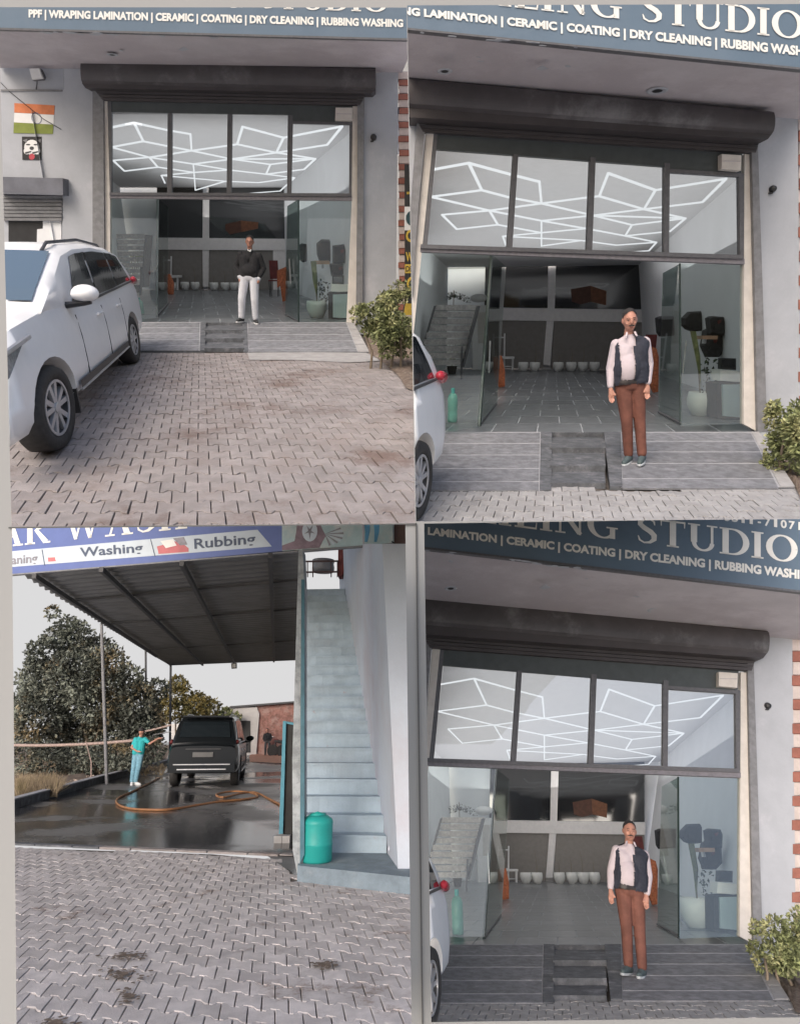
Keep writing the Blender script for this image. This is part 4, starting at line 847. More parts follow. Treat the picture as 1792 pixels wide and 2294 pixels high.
    for i, (x, y, r) in enumerate(s['pots']):
        P = S.flat((x, y), zf); k = (P - V((0, 0, S.H))).length / F; nm = names[i if len(s['pots']) == 7 else min(i, 6)]
        t = pot(S, P, r * k, r * k * 1.75, 'plant_pot', nm + ' ' + w, 'white pots along the back wall')
        if i > 1: MB().tube([P + V((0, 0, r * k * 1.6)), P + V((.03, 0, r * k * 3)), P + V((-.02, 0, r * k * (3.2 + i % 3)))], .012, 5, .005).go(S, 'twig', M_stem, t)
    (xa, ya, xb), (xc, yc, xd), n, yf = s['stair']
    P = S.flat(((xc + xd) / 2, yf), zf); VP_ = (P, V((0, -1, 0))); st = thing(S, 'staircase', 'open staircase of pale stone treads at the left of the hall ' + w, 'stairs', P)
    hgt = (yc - ya) / (n - 1)
    for k in range(n):
        t_ = k / (n - 1); x0 = xa + (xc - xa) * t_; x1 = xb + (xd - xb) * t_; y = ya + (yc - ya) * t_; off = -.9 + .9 * t_
        prism(S, 'tread', VP_, [(x0, y), (x1, y), (x1 - 1, y + hgt * .78), (x0 - 1, y + hgt * .78)], off - .35, off, M_tread, st)
    for x0, x1 in ((xa - 3, xc - 3), (xb - 1, xd - 1)): prism(S, 'stringer', VP_, [(x0, ya + 2), (x0 + 5, ya + 2), (x1 + 5, yc + 16), (x1, yc + 16)], -.55, -.48 if x0 < xa else .04, M_frame, st)
    pb = S.pix(P); prism(S, 'stair_post', VP_, [(xd - 3, yc - 30), (xd + 1, yc - 30), (xd - 1, pb[1]), (xd - 5, pb[1])], -.05, .02, M_frame, st)
    P = S.flat((s['cab'][2][0], s['cabf']), zf); VP_ = (P, V((0, -1, 0))); cb = thing(S, 'tall_cabinet', 'tall pale cabinet with cream doors beside the stairs ' + w, 'cabinet', P)
    prism(S, 'cabinet_body', VP_, s['cab'], -.5, 0, M_band, cb); prism(S, 'cabinet_door', VP_, s['cab2'], 0, .03, M_cream, cb); d_ = s['cab2']; hh = (d_[3][1] - d_[0][1])
    prism(S, 'cabinet_door', VP_, [(d_[3][0], d_[3][1] + 2), (d_[2][0], d_[2][1] + 2), (d_[2][0] - 6, d_[2][1] + hh * .75), (d_[3][0], d_[3][1] + hh * .75)], 0, .03, M_band, cb)
    x, y, rx, ry = s['dish']; C_ = S.on((x, y), VP_, .0); k = (C_ - V((0, 0, S.H))).length / F; dish = thing(S, 'white_bundle', 'rounded white bundle lying on top of the tall cabinet ' + w, 'bundle', C_ - V((0, 0, ry * k)))
    b_ = blob([], rx * k * .12, [((0, 0, 0), (rx * k, rx * k * .8, ry * k), None), ((rx * k * .5, 0, ry * k * .1), (rx * k * .5, rx * k * .5, ry * k * .8), None)], 3, .7); mk(S, 'bundle_cloth', [C_ + v for v in b_[0]], b_[1], M_band, dish, smooth=True)
    rnd = random.Random(5)
    x, y, rx, ry = s['shrub']; C_ = S.on((x, y), VP_, -.4); k = (C_ - V((0, 0, S.H))).length / F
    sb = thing(S, 'dark_plant', 'dark leafy plant above the top stair treads ' + w, 'plant', C_ - V((0, 0, ry * k)))
    fn = lambda: ((lambda a, r_: (C_ + V((math.cos(a) * rx * k * r_, rnd.uniform(-.2, .2), (abs(math.sin(a)) * 1.5 - .8) * ry * k * r_)), V((math.cos(a), 0, .8))))(rnd.uniform(0, 6.3), rnd.uniform(.1, 1)))
    v_, f_ = leaves(240, fn, .05, rnd); mk(S, 'leaf', v_, f_, M_green, sb, kind='stuff'); MB().tube([C_ - V((0, 0, ry * k)), C_ + V((0, 0, ry * k))], .02, 5).go(S, 'stem', M_stem, sb)
    x, y, rx, ry, yf, r = s['plantL']; P = S.flat((x, yf), zf); C_ = S.on((x, y), (P, V((0, -1, 0)))); k = (P - V((0, 0, S.H))).length / F
    pp = thing(S, 'palm_plant', 'palm plant with arching yellow green fronds in front of the stairs ' + w, 'plant', P); fr = MB()
    MB().lathe(P, [(.14, 0), (.2, .3), (.17, .3)], 12).go(S, 'pot_body', M_terra, pp)
    for i in range(11):
        a = i * 2.4; L = rx * k * (1 + .3 * (i % 3)); tip = V((math.cos(a) * L, math.sin(a) * .3, (ry * k) * (.6 + .3 * (i % 2)))); b0 = P + V((0, 0, .3)); m1 = b0.lerp(C_, .8) + tip * .5 + V((0, 0, .12)); m2 = C_ + tip * V((1, 1, .1)).x * .9 - V((0, 0, abs(tip.x) * .4))
        fr.tube([b0, m1, m2], .012, 4, .004)
        for q in range(9):
            c_ = m1.lerp(m2, q / 8); 
            for sg_ in (1, -1): fr.add([c_, c_ + V((.03, sg_ * .1, -.03)), c_ + V((.09, sg_ * .15, -.1))], [(0, 1, 2)])
    fr.go(S, 'frond', M_yleaf, pp, kind='stuff')
    x0, x1, x2, ya, yb, yf, _ = s['stool']; P = S.flat((x0 + 10, yf), zf); k = (P - V((0, 0, S.H))).length / F; VP_ = (P, V((0, -1, 0)))
    so = thing(S, 'metal_stool', 'white tubular chair with a tall ladder back by the left pots ' + w, 'chair', P); g_ = lambda x, y, d=0: S.on((x, y), VP_, d)
    for x in (x0, x1): MB().tube([g_(x, ya), g_(x - 1, yf)], 1.7 * k, 6).go(S, 'leg', M_white, so)
    for yy in (ya + 9, yb): MB().tube([g_(x0, yy), g_(x1, yy)], 1.4 * k, 6).go(S, 'rung', M_white, so)
    prism(S, 'seat', VP_, [(x1 - 4, yb), (x2, yb), (x2, yb + 5), (x1 - 4, yb + 5)], -.2, .2, M_white, so)
    for x in (x2 - 4,): MB().tube([g_(x, yb + 4, .1), g_(x, yf, .1)], 2.4 * k, 6).go(S, 'leg', M_white, so)
    MB().tube([g_(x1, yb + 22), g_(x2 - 4, yb + 22)], 1.2 * k, 6).go(S, 'rung', M_white, so)
    def cloth(pts, yfl, label, m=M_orange):
        P = S.flat(pts[-3], zf) if yfl is None else S.flat(((pts[0][0] + pts[2][0]) / 2, yfl), zf); VP_ = (P, V((0, -1, 0)))
        c_ = [S.on(p, VP_, .1 + .04 * (i % 2)) for i, p in enumerate(pts)]; t_ = tag(MB().poly(c_, V((.0, .1, 0))).go(S, 'hanging_cloth', m), label, 'cloth'); return t_
    cloth(s['clothL'], s['clothL'][3][1] + 1, 'orange brown patterned cloth hanging from the ladder back chair ' + w)
    cloth(s['chair'][0], s['chair'][1], 'orange patterned cloth hanging at the right side of the hall ' + w)
    px_ = s['chair'][0]; P = S.flat((px_[0][0] - 5, s['chair'][1] - 12), zf); k = (P - V((0, 0, S.H))).length / F; ch = thing(S, 'dark_chair', 'dark red chair half hidden beside the hanging orange cloth ' + w, 'chair', P)
    hC = (s['chair'][1] - px_[0][1]) * k
    MB().box(P + V((0, 0, hC * .45)), .16, .16, .02).go(S, 'seat', M_maroon, ch); MB().box(P + V((0, .14, hC * .75)), .15, .02, hC * .26).go(S, 'backrest', M_maroon, ch)
    for i in (-1, 1):
        for j_ in (-1, 1): MB().tube([P + V((i * .14, j_ * .13, 0)), P + V((i * .14, j_ * .13, hC * .45))], .014, 5).go(S, 'leg', M_black, ch)
    for nm, lb, pts, yf in s['equip']:
        xm = sum(p[0] for p in pts) / len(pts); P = S.flat((xm, yf), zf); VP_ = (P, V((0, -1, 0))); t_ = thing(S, nm, lb + ' on the right wall ' + w, nm.split('_')[-1], S.on((xm, sum(p[1] for p in pts) / len(pts)), VP_))
        n_ = len(pts); cx = xm; cy = sum(p[1] for p in pts) / n_; fr_ = [S.on(p, VP_, .0) for p in pts]; fr2 = [S.on((cx + (p[0] - cx) * .82, cy + (p[1] - cy) * .82), VP_, .1) for p in pts]; bk_ = [p + V((0, .18, 0)) for p in fr_]
        MB().add(fr2 + fr_ + bk_, [tuple(range(n_))] + [(r * n_ + i, r * n_ + (i + 1) % n_, (r + 1) * n_ + (i + 1) % n_, (r + 1) * n_ + i) for r in (0, 1) for i in range(n_)]).go(S, 'shell', M_bag, t_)
        prism(S, 'pocket', VP_, [(cx - 7, cy + 2), (cx + 8, cy + 1), (cx + 7, cy + 11), (cx - 6, cy + 12)], .08, .14, M_black, t_)
        if 'red' in lb: prism(S, 'red_mark', VP_, [(cx, cy - 7), (cx + 9, cy - 9), (cx + 7, cy - 2), (cx + 2, cy)], .1, .13, M_maroon, t_)
    c0, c1, c2, c3, yf = s['cabinet']; P = S.flat((c1[3][0], yf - 4), zf); VP_ = (P, V((0, -1, 0))); cb = thing(S, 'steel_drum_cabinet', 'pale blue tub in a dark stand behind the right glass ' + w, 'cabinet', P)
    prism(S, 'stand', VP_, c1, -.4, 0, M_bag, cb); prism(S, 'tub_front', VP_, c0, 0, .05, M_ptub, cb)
    t_ = thing(S, 'carton', 'grey carton on top of the pale blue tub ' + w, 'carton', S.on(c2[3], VP_)); prism(S, 'carton_body', VP_, c2, -.35, -.02, M_band, t_)
    t_ = thing(S, 'monitor', 'small black monitor on the grey carton ' + w, 'monitor', S.on(c3[3], VP_)); prism(S, 'screen_case', VP_, c3, -.2, -.1, M_black, t_); cx = (c3[0][0] + c3[1][0]) / 2
    prism(S, 'screen', VP_, [(c3[0][0] + 3, c3[0][1] + 3), (c3[1][0] - 3, c3[1][1] + 3), (c3[2][0] - 3, c3[2][1] - 4), (c3[3][0] + 3, c3[3][1] - 4)], -.1, -.095, M_bglass, t_)
    x, y, r, hh = s['bpot']; P = S.flat((x, y - r * .25), zf); k = (P - V((0, 0, S.H))).length / F; t_ = pot(S, P, r * k * 1.05, hh * k, 'large_plant_pot', 'large round white pot with a tall cut leaf behind the right glass ' + w); VP_ = (P, V((0, -1, 0)))
    l = [S.on(p, VP_) for p in s['leafs']]; MB().tube([P + V((0, 0, hh * k * .8)), l[0], l[1], l[2]], .014, 6, .008).go(S, 'stem', M_stem, t_)
    wv = V((9 * k, 0, 0)); lf = MB().add([l[0] + V((0, 0, .15)), l[1] - wv * .5, l[1] + wv * .6, l[2] + wv * 1.2, l[2] - wv * .1, l[1] + V((0, -.05, 0))], [(0, 2, 5), (0, 5, 1), (1, 5, 4), (5, 2, 3), (5, 3, 4)]); lf.go(S, 'leaf', M_yleaf, t_)
    fn = lambda: (l[0].lerp(l[1], rnd.random()) + V((rnd.uniform(.05, .3), rnd.uniform(-.1, .1), 0)), V((.4, 0, .4))); v_, f_ = leaves(50, fn, .045, rnd); mk(S, 'small_leaf', v_, f_, M_green, t_, kind='stuff')
    x, y = s['laptop']; C_ = S.on((x, y), VP_, -.3); t_ = thing(S, 'wall_shelf', 'narrow wooden shelf among the black bags ' + w, 'shelf', C_); MB().box(C_, 15 * k, .12, 3.5 * k).go(S, 'shelf_board', M_wood, t_); MB().box(C_ + V((0, .1, -7 * k)), 2 * k, .05, 5 * k).go(S, 'bracket', M_chrome, t_)
    x, y0, y1, r = s['can']; P = S.flat((x, y1 - 4), zf); k = (P - V((0, 0, S.H))).length / F; hh = (y1 - y0) * k; r *= k
    t_ = thing(S, 'water_can', 'translucent green water can standing behind the left glass ' + w, 'can', P)
    MB().lathe(P, [(r * .9, 0), (r, .03), (r, hh * .3), (r * .93, hh * .33), (r, hh * .36), (r, hh * .7), (r * .8, hh * .8), (r * .35, hh * .86)], 18).go(S, 'can_body', M_gcan, t_, smooth=True); MB().lathe(P, [(r * .38, hh * .84), (r * .38, hh), (r * .3, hh)], 14).go(S, 'cap', M_teal, t_)
    # ramp and steps in front
    x0, x1, yb, x3, yb1 = s['ramp']; s0, s1, s2, s3 = s['slot']; ry = s['rampy']
    Ta, Tb = S.flat((x0, ry), zf), S.flat((x1, ry), zf); Ba, Bb = S.flat((x0, yb), .004), S.flat((x3, yb1), .004)
    nn = (Tb - Ta).cross(Ba - Ta).normalized(); nn = nn if nn.z > 0 else -nn; RP = (Ta, nn)
    rp = thing(S, 'entrance_ramp', 'grey stone entrance ramp with pale joints and a central step recess ' + w, 'ramp', (Ta + Tb) / 2 - V((0, 0, zf)))
    L = lambda p, q, t: p + (q - p) * t
    def rpt(x, y): return S.on((x, y), RP)
    for (xt0, xt1, xb0, xb1, yy) in ((x0, s0, x0, s2, yb), (s1, x1, s3, x3, yb1)):
        q = [rpt(xt0, ry), rpt(xt1, ry), rpt(xb1, yy), rpt(xb0, yy)]; MB().poly(q, V((0, 0, -.3))).go(S, 'ramp_bed', M_step, rp); 
    for (xt0, xt1, xb0, xb1, yy) in ((x0, s['bands_x'][0][1] + 3, x0, s['bands_x'][0][2] + 3, yb), (s['bands_x'][1][0] - 3, x1, s['bands_x'][1][0] - 1, x3, yb1)):
        MB().poly([p + nn * .003 for p in (rpt(xt0, ry), rpt(xt1, ry), rpt(xb1, yy), rpt(xb0, yy))], V((0, 0, -.002))).go(S, 'mortar_bed', M_joint, rp)
    r0_, r1_ = S.flat((s0 - 1, ry), zf), S.flat((s1 + 1, ry), zf); MB().poly([r0_ + V((0, -.02, -.004)), r1_ + V((0, -.02, -.004)), V((r1_.x, r1_.y - .02, 0)), V((r0_.x, r0_.y - .02, 0))], V((0, .018, 0))).go(S, 'riser', M_step, rp)
    for side_, (ys_, (xa_, xb_, xc_)) in enumerate(zip(s['rbands'], s['bands_x'])):
        for i in range(len(ys_) - 1):
            t0 = (ys_[i] - ry) / (yb - ry); t1 = (ys_[i + 1] - ry) / (yb - ry); g_ = (1.5 if S is TL else 2.4)
            if side_ == 0: X0 = (xa_, xa_); X1 = (L(xb_, xc_, t0), L(xb_, xc_, t1))
            else: X0 = (xa_, xa_ + (0 if i < 3 else 2)); X1 = (L(xb_, xc_, t0), L(xb_, xc_, t1))
            if side_: q = [rpt(X0[0], ys_[i] + g_), rpt(X1[0], ys_[i] + g_), rpt(X1[1], ys_[i + 1]), rpt(X0[1], ys_[i + 1])]
            else: q = [rpt(X0[0], ys_[i] + g_), rpt(X1[0], ys_[i] + g_), rpt(X1[1], ys_[i + 1]), rpt(X0[1], ys_[i + 1])]
            MB().poly([p + nn * .008 for p in q], nn * -.02).go(S, 'ramp_stone', M_ramp, rp)
    for (a0, a1, b0, b1, yy) in ((s['bands_x'][0][1] + 2, s0, s['bands_x'][0][2] + 2, s2, yb), (s1, s['bands_x'][1][0] - 2, s3, s['bands_x'][1][0] + 1, yb1), (s['bands_x'][1][1] + 2, x1 + 2, s['bands_x'][1][2] + 2, x3 + 2, yb1)):
        n_ = 4
        for i in range(n_):
            t0, t1 = i / n_, (i + .985) / n_; y0_, y1_ = L(ry, yy, t0) + .6, L(ry, yy, t1)
            MB().poly([p + nn * .01 for p in (rpt(L(a0, b0, t0), y0_), rpt(L(a1, b1, t0), y0_), rpt(L(a1, b1, t1), y1_), rpt(L(a0, b0, t1), y1_))], nn * -.02).go(S, 'edge_stone', M_step if a0 < x1 - 60 else M_pav2, rp)
    for k_, (ya_, yb_, z) in enumerate(s['treads']):
        q = [S.flat((s0 - 2, ya_ - 4), z), S.flat((s1 + 2, ya_ - 4), z), S.flat((s1 + 4, yb_), z), S.flat((s0 - 4, yb_), z)]; MB().poly(q, V((0, 0, -z - .02))).go(S, 'step', M_step, rp)
    return dict(FP=FP, nrm=nrm, ds=ds, zs=zs, rpt=rpt, RP=RP, bl=bl, yv=yv, dd=dd)
M_warm = mat('reflection_orange', (.19, .08, .042), .6, var=.2, scale=8); M_warm2 = mat('reflection_brown', (.10, .045, .03), .6, var=.2)
M_glassg = glass('green_door_glass', (.78, .87, .845), .05); M_edge = mat('dark_glass_edge', (.03, .05, .045), .3)
M_tread = mat('stone_tread', (.48, .45, .44), .85, var=.2, scale=14, col2=(.36, .34, .34)); M_terra = mat('dark_pot', (.06, .055, .05), .7)
M_maroon = mat('maroon', (.13, .03, .03), .6, var=.2); M_bag = mat('dark_bag', (.035, .035, .038), .8, var=.3, scale=15); M_ptub = mat('pale_blue_enamel', (.42, .52, .54), .4, var=.04)
M_wood = mat('light_wood', (.4, .25, .17), .7); M_gcan = mat('green_can', (.10, .34, .27), .3, var=.1)

def bush(S, name, label, box, yf, n, size, m=None, cat='shrub', trunks=3, seed=3, depth=.5, z=0):
    """box: pixel box of the crown; yf: pixel row where its stems meet the soil"""
    rnd = random.Random(seed); x0, y0, x1, y1 = box; P = S.flat(((x0 + x1) / 2, yf), z); VP_ = (P, V((0, -1, 0)))
    a, b = S.on((x0, y1), VP_), S.on((x1, y0), VP_); C_ = (a + b) / 2; hx, hz = (b.x - a.x) / 2, (b.z - a.z) / 2
    t = thing(S, name, label, cat, P); cl = []
    for i in range(34):
        an = rnd.uniform(0, 6.28); r = rnd.uniform(.1, .9); cl.append((C_ + V((math.cos(an) * hx * r, rnd.uniform(-.6, .6) * depth, math.sin(an) * hz * r)), rnd.uniform(.14, .34)))
    def fn():
        c, r = rnd.choice(cl); d = V((rnd.gauss(0, 1), rnd.gauss(0, 1), rnd.gauss(0, 1))).normalized(); q = r * rnd.uniform(.5, 1) ** .5
        return c + V((d.x * hx * q, d.y * depth * q, d.z * hz * q)), d
    v_, f_ = leaves(n, fn, size, rnd); mk(S, 'foliage', v_, f_, m or M_yleaf, t, kind='stuff')
    for i in range(trunks):
        bx = P + V(((i - (trunks - 1) / 2) * hx * .3, 0, 0)); MB().tube([bx, bx + V((rnd.uniform(-.05, .05), 0, (C_.z - hz * .3) * .6)), V((bx.x + rnd.uniform(-.1, .1), bx.y, C_.z))], .022, 6, .012).go(S, 'stem', M_stem, t)
    return t
def ground_patch(S, name, pts, m, z=.012, rough=.0, seed=1):
    """uneven soil lying over the paving"""
    rnd = random.Random(seed); P = [S.flat(p, z) for p in pts]; c = sum(P, V()) / len(P); n = 14; mb = MB(); k = len(P); ring = []
    for i in range(k):
        for j in range(4): ring.append(P[i].lerp(P[(i + 1) % k], j / 4))
    vs = []; R = 7
    for r in range(R):
        for p in ring: q = p.lerp(c, r / R); vs.append(q + V((rnd.gauss(0, rough * .5), rnd.gauss(0, rough * .5), 0 if r == 0 else abs(rnd.gauss(0, rough)))))
    vs.append(c); N_ = len(ring); fs = [(r * N_ + i, r * N_ + (i + 1) % N_, (r + 1) * N_ + (i + 1) % N_, (r + 1) * N_ + i) for r in range(R - 1) for i in range(N_)] + [((R - 1) * N_ + i, (R - 1) * N_ + (i + 1) % N_, R * N_) for i in range(N_)]
    return mk(S, name, vs, fs, m, kind='structure', smooth=True)

def brick_pier(S, I, s, label):
    x0, x1, y0, y1, hpx = s['brick']; FP = I['FP']; t = thing(S, 'brick_pier', label, 'pier', S.on((x0, y1), FP))
    prism(S, 'pier_core', FP, [(x0 + 2, y0), (x1, y0), (x1, y1), (x0 + 2, y1)], -.5, -.06, M_joint, t); y = y0; i = 0
    while y < y1:
        hh = hpx * (1.25 if i % 2 == 0 else 1); prism(S, 'brick', FP, [(x0 + (i % 3), y + 1), (x1, y + 1), (x1, y + hh - .5), (x0 + (i % 3), y + hh - .5)], -.3, -.02 + .03 * (i % 2), M_pierw if i % 2 == 0 else M_pierr, t); y += hh; i += 1
    return t
M_shg = mat('painted_grey_shutter', (.14, .145, .17), .5, var=.15, scale=3); M_forange = mat('flag_orange', (.60, .20, .09), .8, var=.1, col2=(.5,.16,.07)); M_fgreen = mat('flag_green', (.21, .25, .06), .8, var=.1); M_fblue = mat('flag_blue', (.15, .17, .25), .8); M_fred = mat('tongue_red', (.45, .07, .09), .7)
M_bann = mat('banner_black', (.03, .03, .03), .6); M_yel = mat('banner_yellow', (.55, .38, .06), .6); M_teald = mat('dark_teal', (.03, .07, .08), .6)
M_pierw = mat('pale_pink_brick', (.55, .47, .44), .85, var=.08); M_pierr = mat('red_brick', (.30, .12, .09), .85, var=.15)

# ================================================================== upper left view
I = shop(TL, SPEC_TL); S = TL; FP = I['FP']; w = S.where
def P_(name, pts, d0, d1, m, parent, pl=None, **k): return prism(S, name, pl or FP, pts, d0, d1, m, parent, **k)
P_('wall', SPEC_TL['wallF'], -.3, -.06, M_wall, I['bl']); P_('groove', [(140, 66), (143, 66), (143, 200), (140, 200)], -.02, .01, M_wall, I['bl'])
P_('ledge', [(-40, 199), (140, 201), (140, 205), (-40, 203)], -.07, -.04, M_rail, I['bl'])
t = thing(S, 'small_roller_shutter', 'half open grey roller shutter left of the white pillar, behind the car ' + w, 'shutter', S.on((70, 500), FP))
P_('housing', [(-40, 395), (141, 399), (142, 437), (-40, 433)], -.06, .25, M_shg, t)
for i in range(7): y = 438 + i * 8.2; P_('slat', [(-40, y), (139, y + 1), (139, y + 7.6), (-40, y + 6.6)], -.1, .02 + .012 * (i % 2), M_rail, t)
P_('opening', [(20, 490), (98, 492), (97, 512), (84, 513), (83, 560), (20, 560)], -.1, -.05, M_black, t); P_('inner_door', [(97, 494), (138, 496), (138, 560), (83, 560), (84, 514), (97, 512)], -.1, -.045, M_int, t)
t = thing(S, 'floodlight', 'white square floodlight on a bracket above the painted flag ' + w, 'lamp', S.on((83, 180), FP))
P_('lamp_back', [(70, 156), (92, 154), (100, 172), (97, 178), (74, 180)], .12, .2, M_frame, t); P_('lamp_face', [(66, 154), (88, 153), (96, 175), (73, 178)], .2, .25, M_white, t); MB().tube([S.on((84, 178), FP, .1), S.on((84, 186), FP, .02), S.on((82, 200), FP, -.05)], .012, 5).go(S, 'bracket', M_frame, t)
t = thing(S, 'painted_flag', 'painted flag of orange, white and green bands with a blue wheel ' + w, 'flag', S.on((76, 265), FP, -.05))
P_('orange_band', [(33, 231), (123, 236), (122, 257), (33, 252)], -.06, -.05, M_forange, t); P_('white_band', [(33, 252.5), (122, 257.5), (121, 279), (32, 274)], -.06, -.052, M_white, t); P_('green_band', [(32, 274), (120, 279), (119, 300), (31, 298)], -.06, -.05, M_fgreen, t)
c = S.on((83, 265), FP, -.05); sh = MB(); k = (c - V((0, 0, S.H))).length / F
for i in range(24):
    a, b = 2 * math.pi * i / 24, 2 * math.pi * (i + 1) / 24; e = lambda a, r: c + V((math.cos(a) * r * k, 0, math.sin(a) * r * k)) + FP[1] * .004
    sh.add([e(a, 9), e(b, 9), e(b, 7.8), e(a, 7.8)], [(0, 1, 2, 3)]); sh.add([e(a, 7.8), e(a + .03, 1), e(a - .03, 1)], [(0, 1, 2)])
sh.go(S, 'wheel_emblem', M_fblue, t)
t = thing(S, 'dog_sticker', 'black sticker of a white dog face with red tongue ' + w, 'sticker', S.on((72, 332), FP, -.05))
P_('sticker_ground', [(50, 306), (94, 306), (94, 359), (51, 358)], -.06, -.052, M_black, t)
def disc(cx, cy, rx, ry, d, m, nm, parent, n=18): P_(nm, [(cx + rx * math.cos(2 * math.pi * i / n), cy + ry * math.sin(2 * math.pi * i / n)) for i in range(n)], -.06, d, m, parent)
disc(72, 330, 17, 17, -.05, M_white, 'dog_face', t); disc(61, 338, 7, 8, -.0495, M_white, 'dog_cheek', t); disc(84, 338, 7, 8, -.0495, M_white, 'dog_cheek', t); disc(72, 351, 6.5, 7, -.048, M_fred, 'dog_tongue', t); disc(72, 332, 5, 4, -.047, M_rimd, 'dog_nose', t)
for a in (64, 81): disc(a, 324, 5, 1.7, -.047, M_rimd, 'dog_eye', t)
for a, b in ((57, 314), (88, 314)): P_('dog_ear', [(a - 5, b), (a + 5, b - 3), (a + 3, b + 6)], -.06, -.046, M_rail, t)
for a in (64, 80): P_('dog_muzzle', [(a - 7, 341), (a + 7, 338), (a + 6, 341), (a - 6, 345)], -.06, -.046, M_rimd, t)
t = thing(S, 'overhead_wire', 'thin black cable drooping across the flag wall ' + w, 'cable', S.on((0, 180), FP, .05)); MB().tube([S.on(p, FP, -.045) for p in ((-10, 172), (22, 205), (60, 236), (100, 268), (138, 290))], .006, 5).go(S, 'cable', M_black, t)
brick_pier(S, I, SPEC_TL, 'pier of alternating white and red bricks at the right edge ' + w)
BPl = (FP[0] + FP[1] * .25, FP[1])
t = thing(S, 'yellow_black_banner', 'tall black banner with yellow lettering at the right edge ' + w, 'banner', S.on((910, 720), BPl))
P_('banner_board', [(906, 368), (945, 368), (945, 700), (907, 700)], -.03, 0, M_bann, t, BPl)
for i, (y, h, x0, tx) in enumerate(((430, 26, 911, 'T'), (515, 26, 909, 'O'), (565, 20, 909, 'WASH'), (620, 30, 911, 'C'))): lay(S, 'banner_letter', text_mesh(tx, .03), [(x0, y + h), (x0 + (22 if i != 2 else 40), y + h), (x0 + (22 if i != 2 else 40), y), (x0, y)], BPl, .002, M_yel, t)
P_('yellow_label', [(907, 592), (945, 592), (945, 612), (907, 612)], 0, .004, M_yel, t, BPl); lay(S, 'label_lettering', text_mesh('DETAIL', .02), [(909, 608), (950, 608), (950, 596), (909, 596)], BPl, .006, M_black, t)
P_('yellow_label', [(905, 680), (945, 680), (945, 706), (905, 706)], 0, .004, M_yel, t, BPl); P_('pale_round', [(906, 463), (945, 463), (945, 516), (906, 516)], 0, .004, M_white, t, BPl); disc_c = [(922 + 13 * math.cos(i * .5), 489 + 17 * math.sin(i * .5)) for i in range(12)]; P_('dark_round', disc_c, .004, .008, M_teald, t, BPl)
pave(S, [(-60, 1230), (960, 1230), (960, 800), (860, 792), (560, 790), (-60, 790)], V((1, 0, 0)), S.dirto(448), .178, .215, M_pav, name='paving')
ground_patch(S, 'soil', [(815, 722), (880, 700), (960, 700), (960, 900), (917, 868), (860, 812), (830, 792)], M_dirt, .02, .025, 2)
ground_patch(S, 'dust_strip', [(555, 790), (700, 789), (820, 790), (855, 808), (780, 812), (660, 806), (560, 806)], M_pav2, .01, .002, 3)
P = S.flat((855, 780), .0)
bush(S, 'garden_shrub', 'variegated shrub on bare stems by the foot of the ramp ' + w, (788, 664, 940, 812), 826, 4200, .036, trunks=4, seed=4, depth=.5)
bush(S, 'garden_shrub', 'smaller yellow green shrub behind, next to the black banner ' + w, (852, 632, 935, 690), 760, 900, .034, trunks=2, seed=9, depth=.4)
# parked car
fc, rc = S.flat((158, 1000), 0), S.flat((314, 811), 0); Yd = (rc - fc).normalized(); ys = (rc - fc).length / (MPV['wr'] - MPV['wf'])
make_car(S, MPV, fc - Yd * MPV['wf'] * ys, Yd, ys, 'white people carrier parked at the left, front towards the viewer ' + w, M_carw, 'car', 1, lean=-.03)
make_person(S, S.flat((558, 724), .25), (560, 528), 'man in glasses, black sweater and white trousers standing at the door ' + w, stA, 1.0)

# ================================================================== upper right view and its twin below
def right_view(S, s, m, by, tagx):
    global I
    w = S.where; I = shop(S, s); yv = I['yv']
    brick_pier(S, I, s, 'pink and white brick pier at the right edge ' + w)
    pave(S, [m((860, 1250)), m((1880, 1250)), m((1880, 1096)), m((1780, 1093)), m((1352, 1097)), m((1235, 1084)), m((860, 1101))], V((1, 0, 0)), S.dirto(s['xv']), .178, .215, M_pav2)
    ground_patch(S, 'soil', [m((1700, 972)), m((1760, 965)), m((1860, 960)), m((1860, 1150)), m((1800, 1120)), m((1775, 1085)), m((1730, 1020))], M_dirt, .02, .03, 5)
    bush(S, 'garden_shrub', 'leafy yellow green shrub at the right of the ramp ' + w, (m((1712, 0))[0], by[0], 1850, by[1]), by[2], 4200, .036, trunks=5, seed=6 + len(tagx), depth=.5)
    c0 = S.flat((m((949, 1163))[0] + (12 if S is BR else 0), m((949, 1163))[1]), 0); Yd = S.dirto(m((1310, 1000))[0]); ys = 1.36
    make_car(S, MPV, c0 - Yd * MPV['wr'] * ys, Yd, ys, 'rear corner of a white people carrier at the left edge ' + w, M_carw, 'car', 1)
    q = S.on(m((1415, 1038)), I['RP']); make_person(S, q, m((1408, 691)), 'moustached man in navy vest, pale shirt and brown trousers on the ramp ' + w, stB, 1.06 if S is BR else .96)
right_view(TR, SPEC_TR, lambda p: p, (884, 1078, 1068), 'a')
right_view(BR, SPEC_BR, toBR, (2042, 2225, 2215), 'bb')

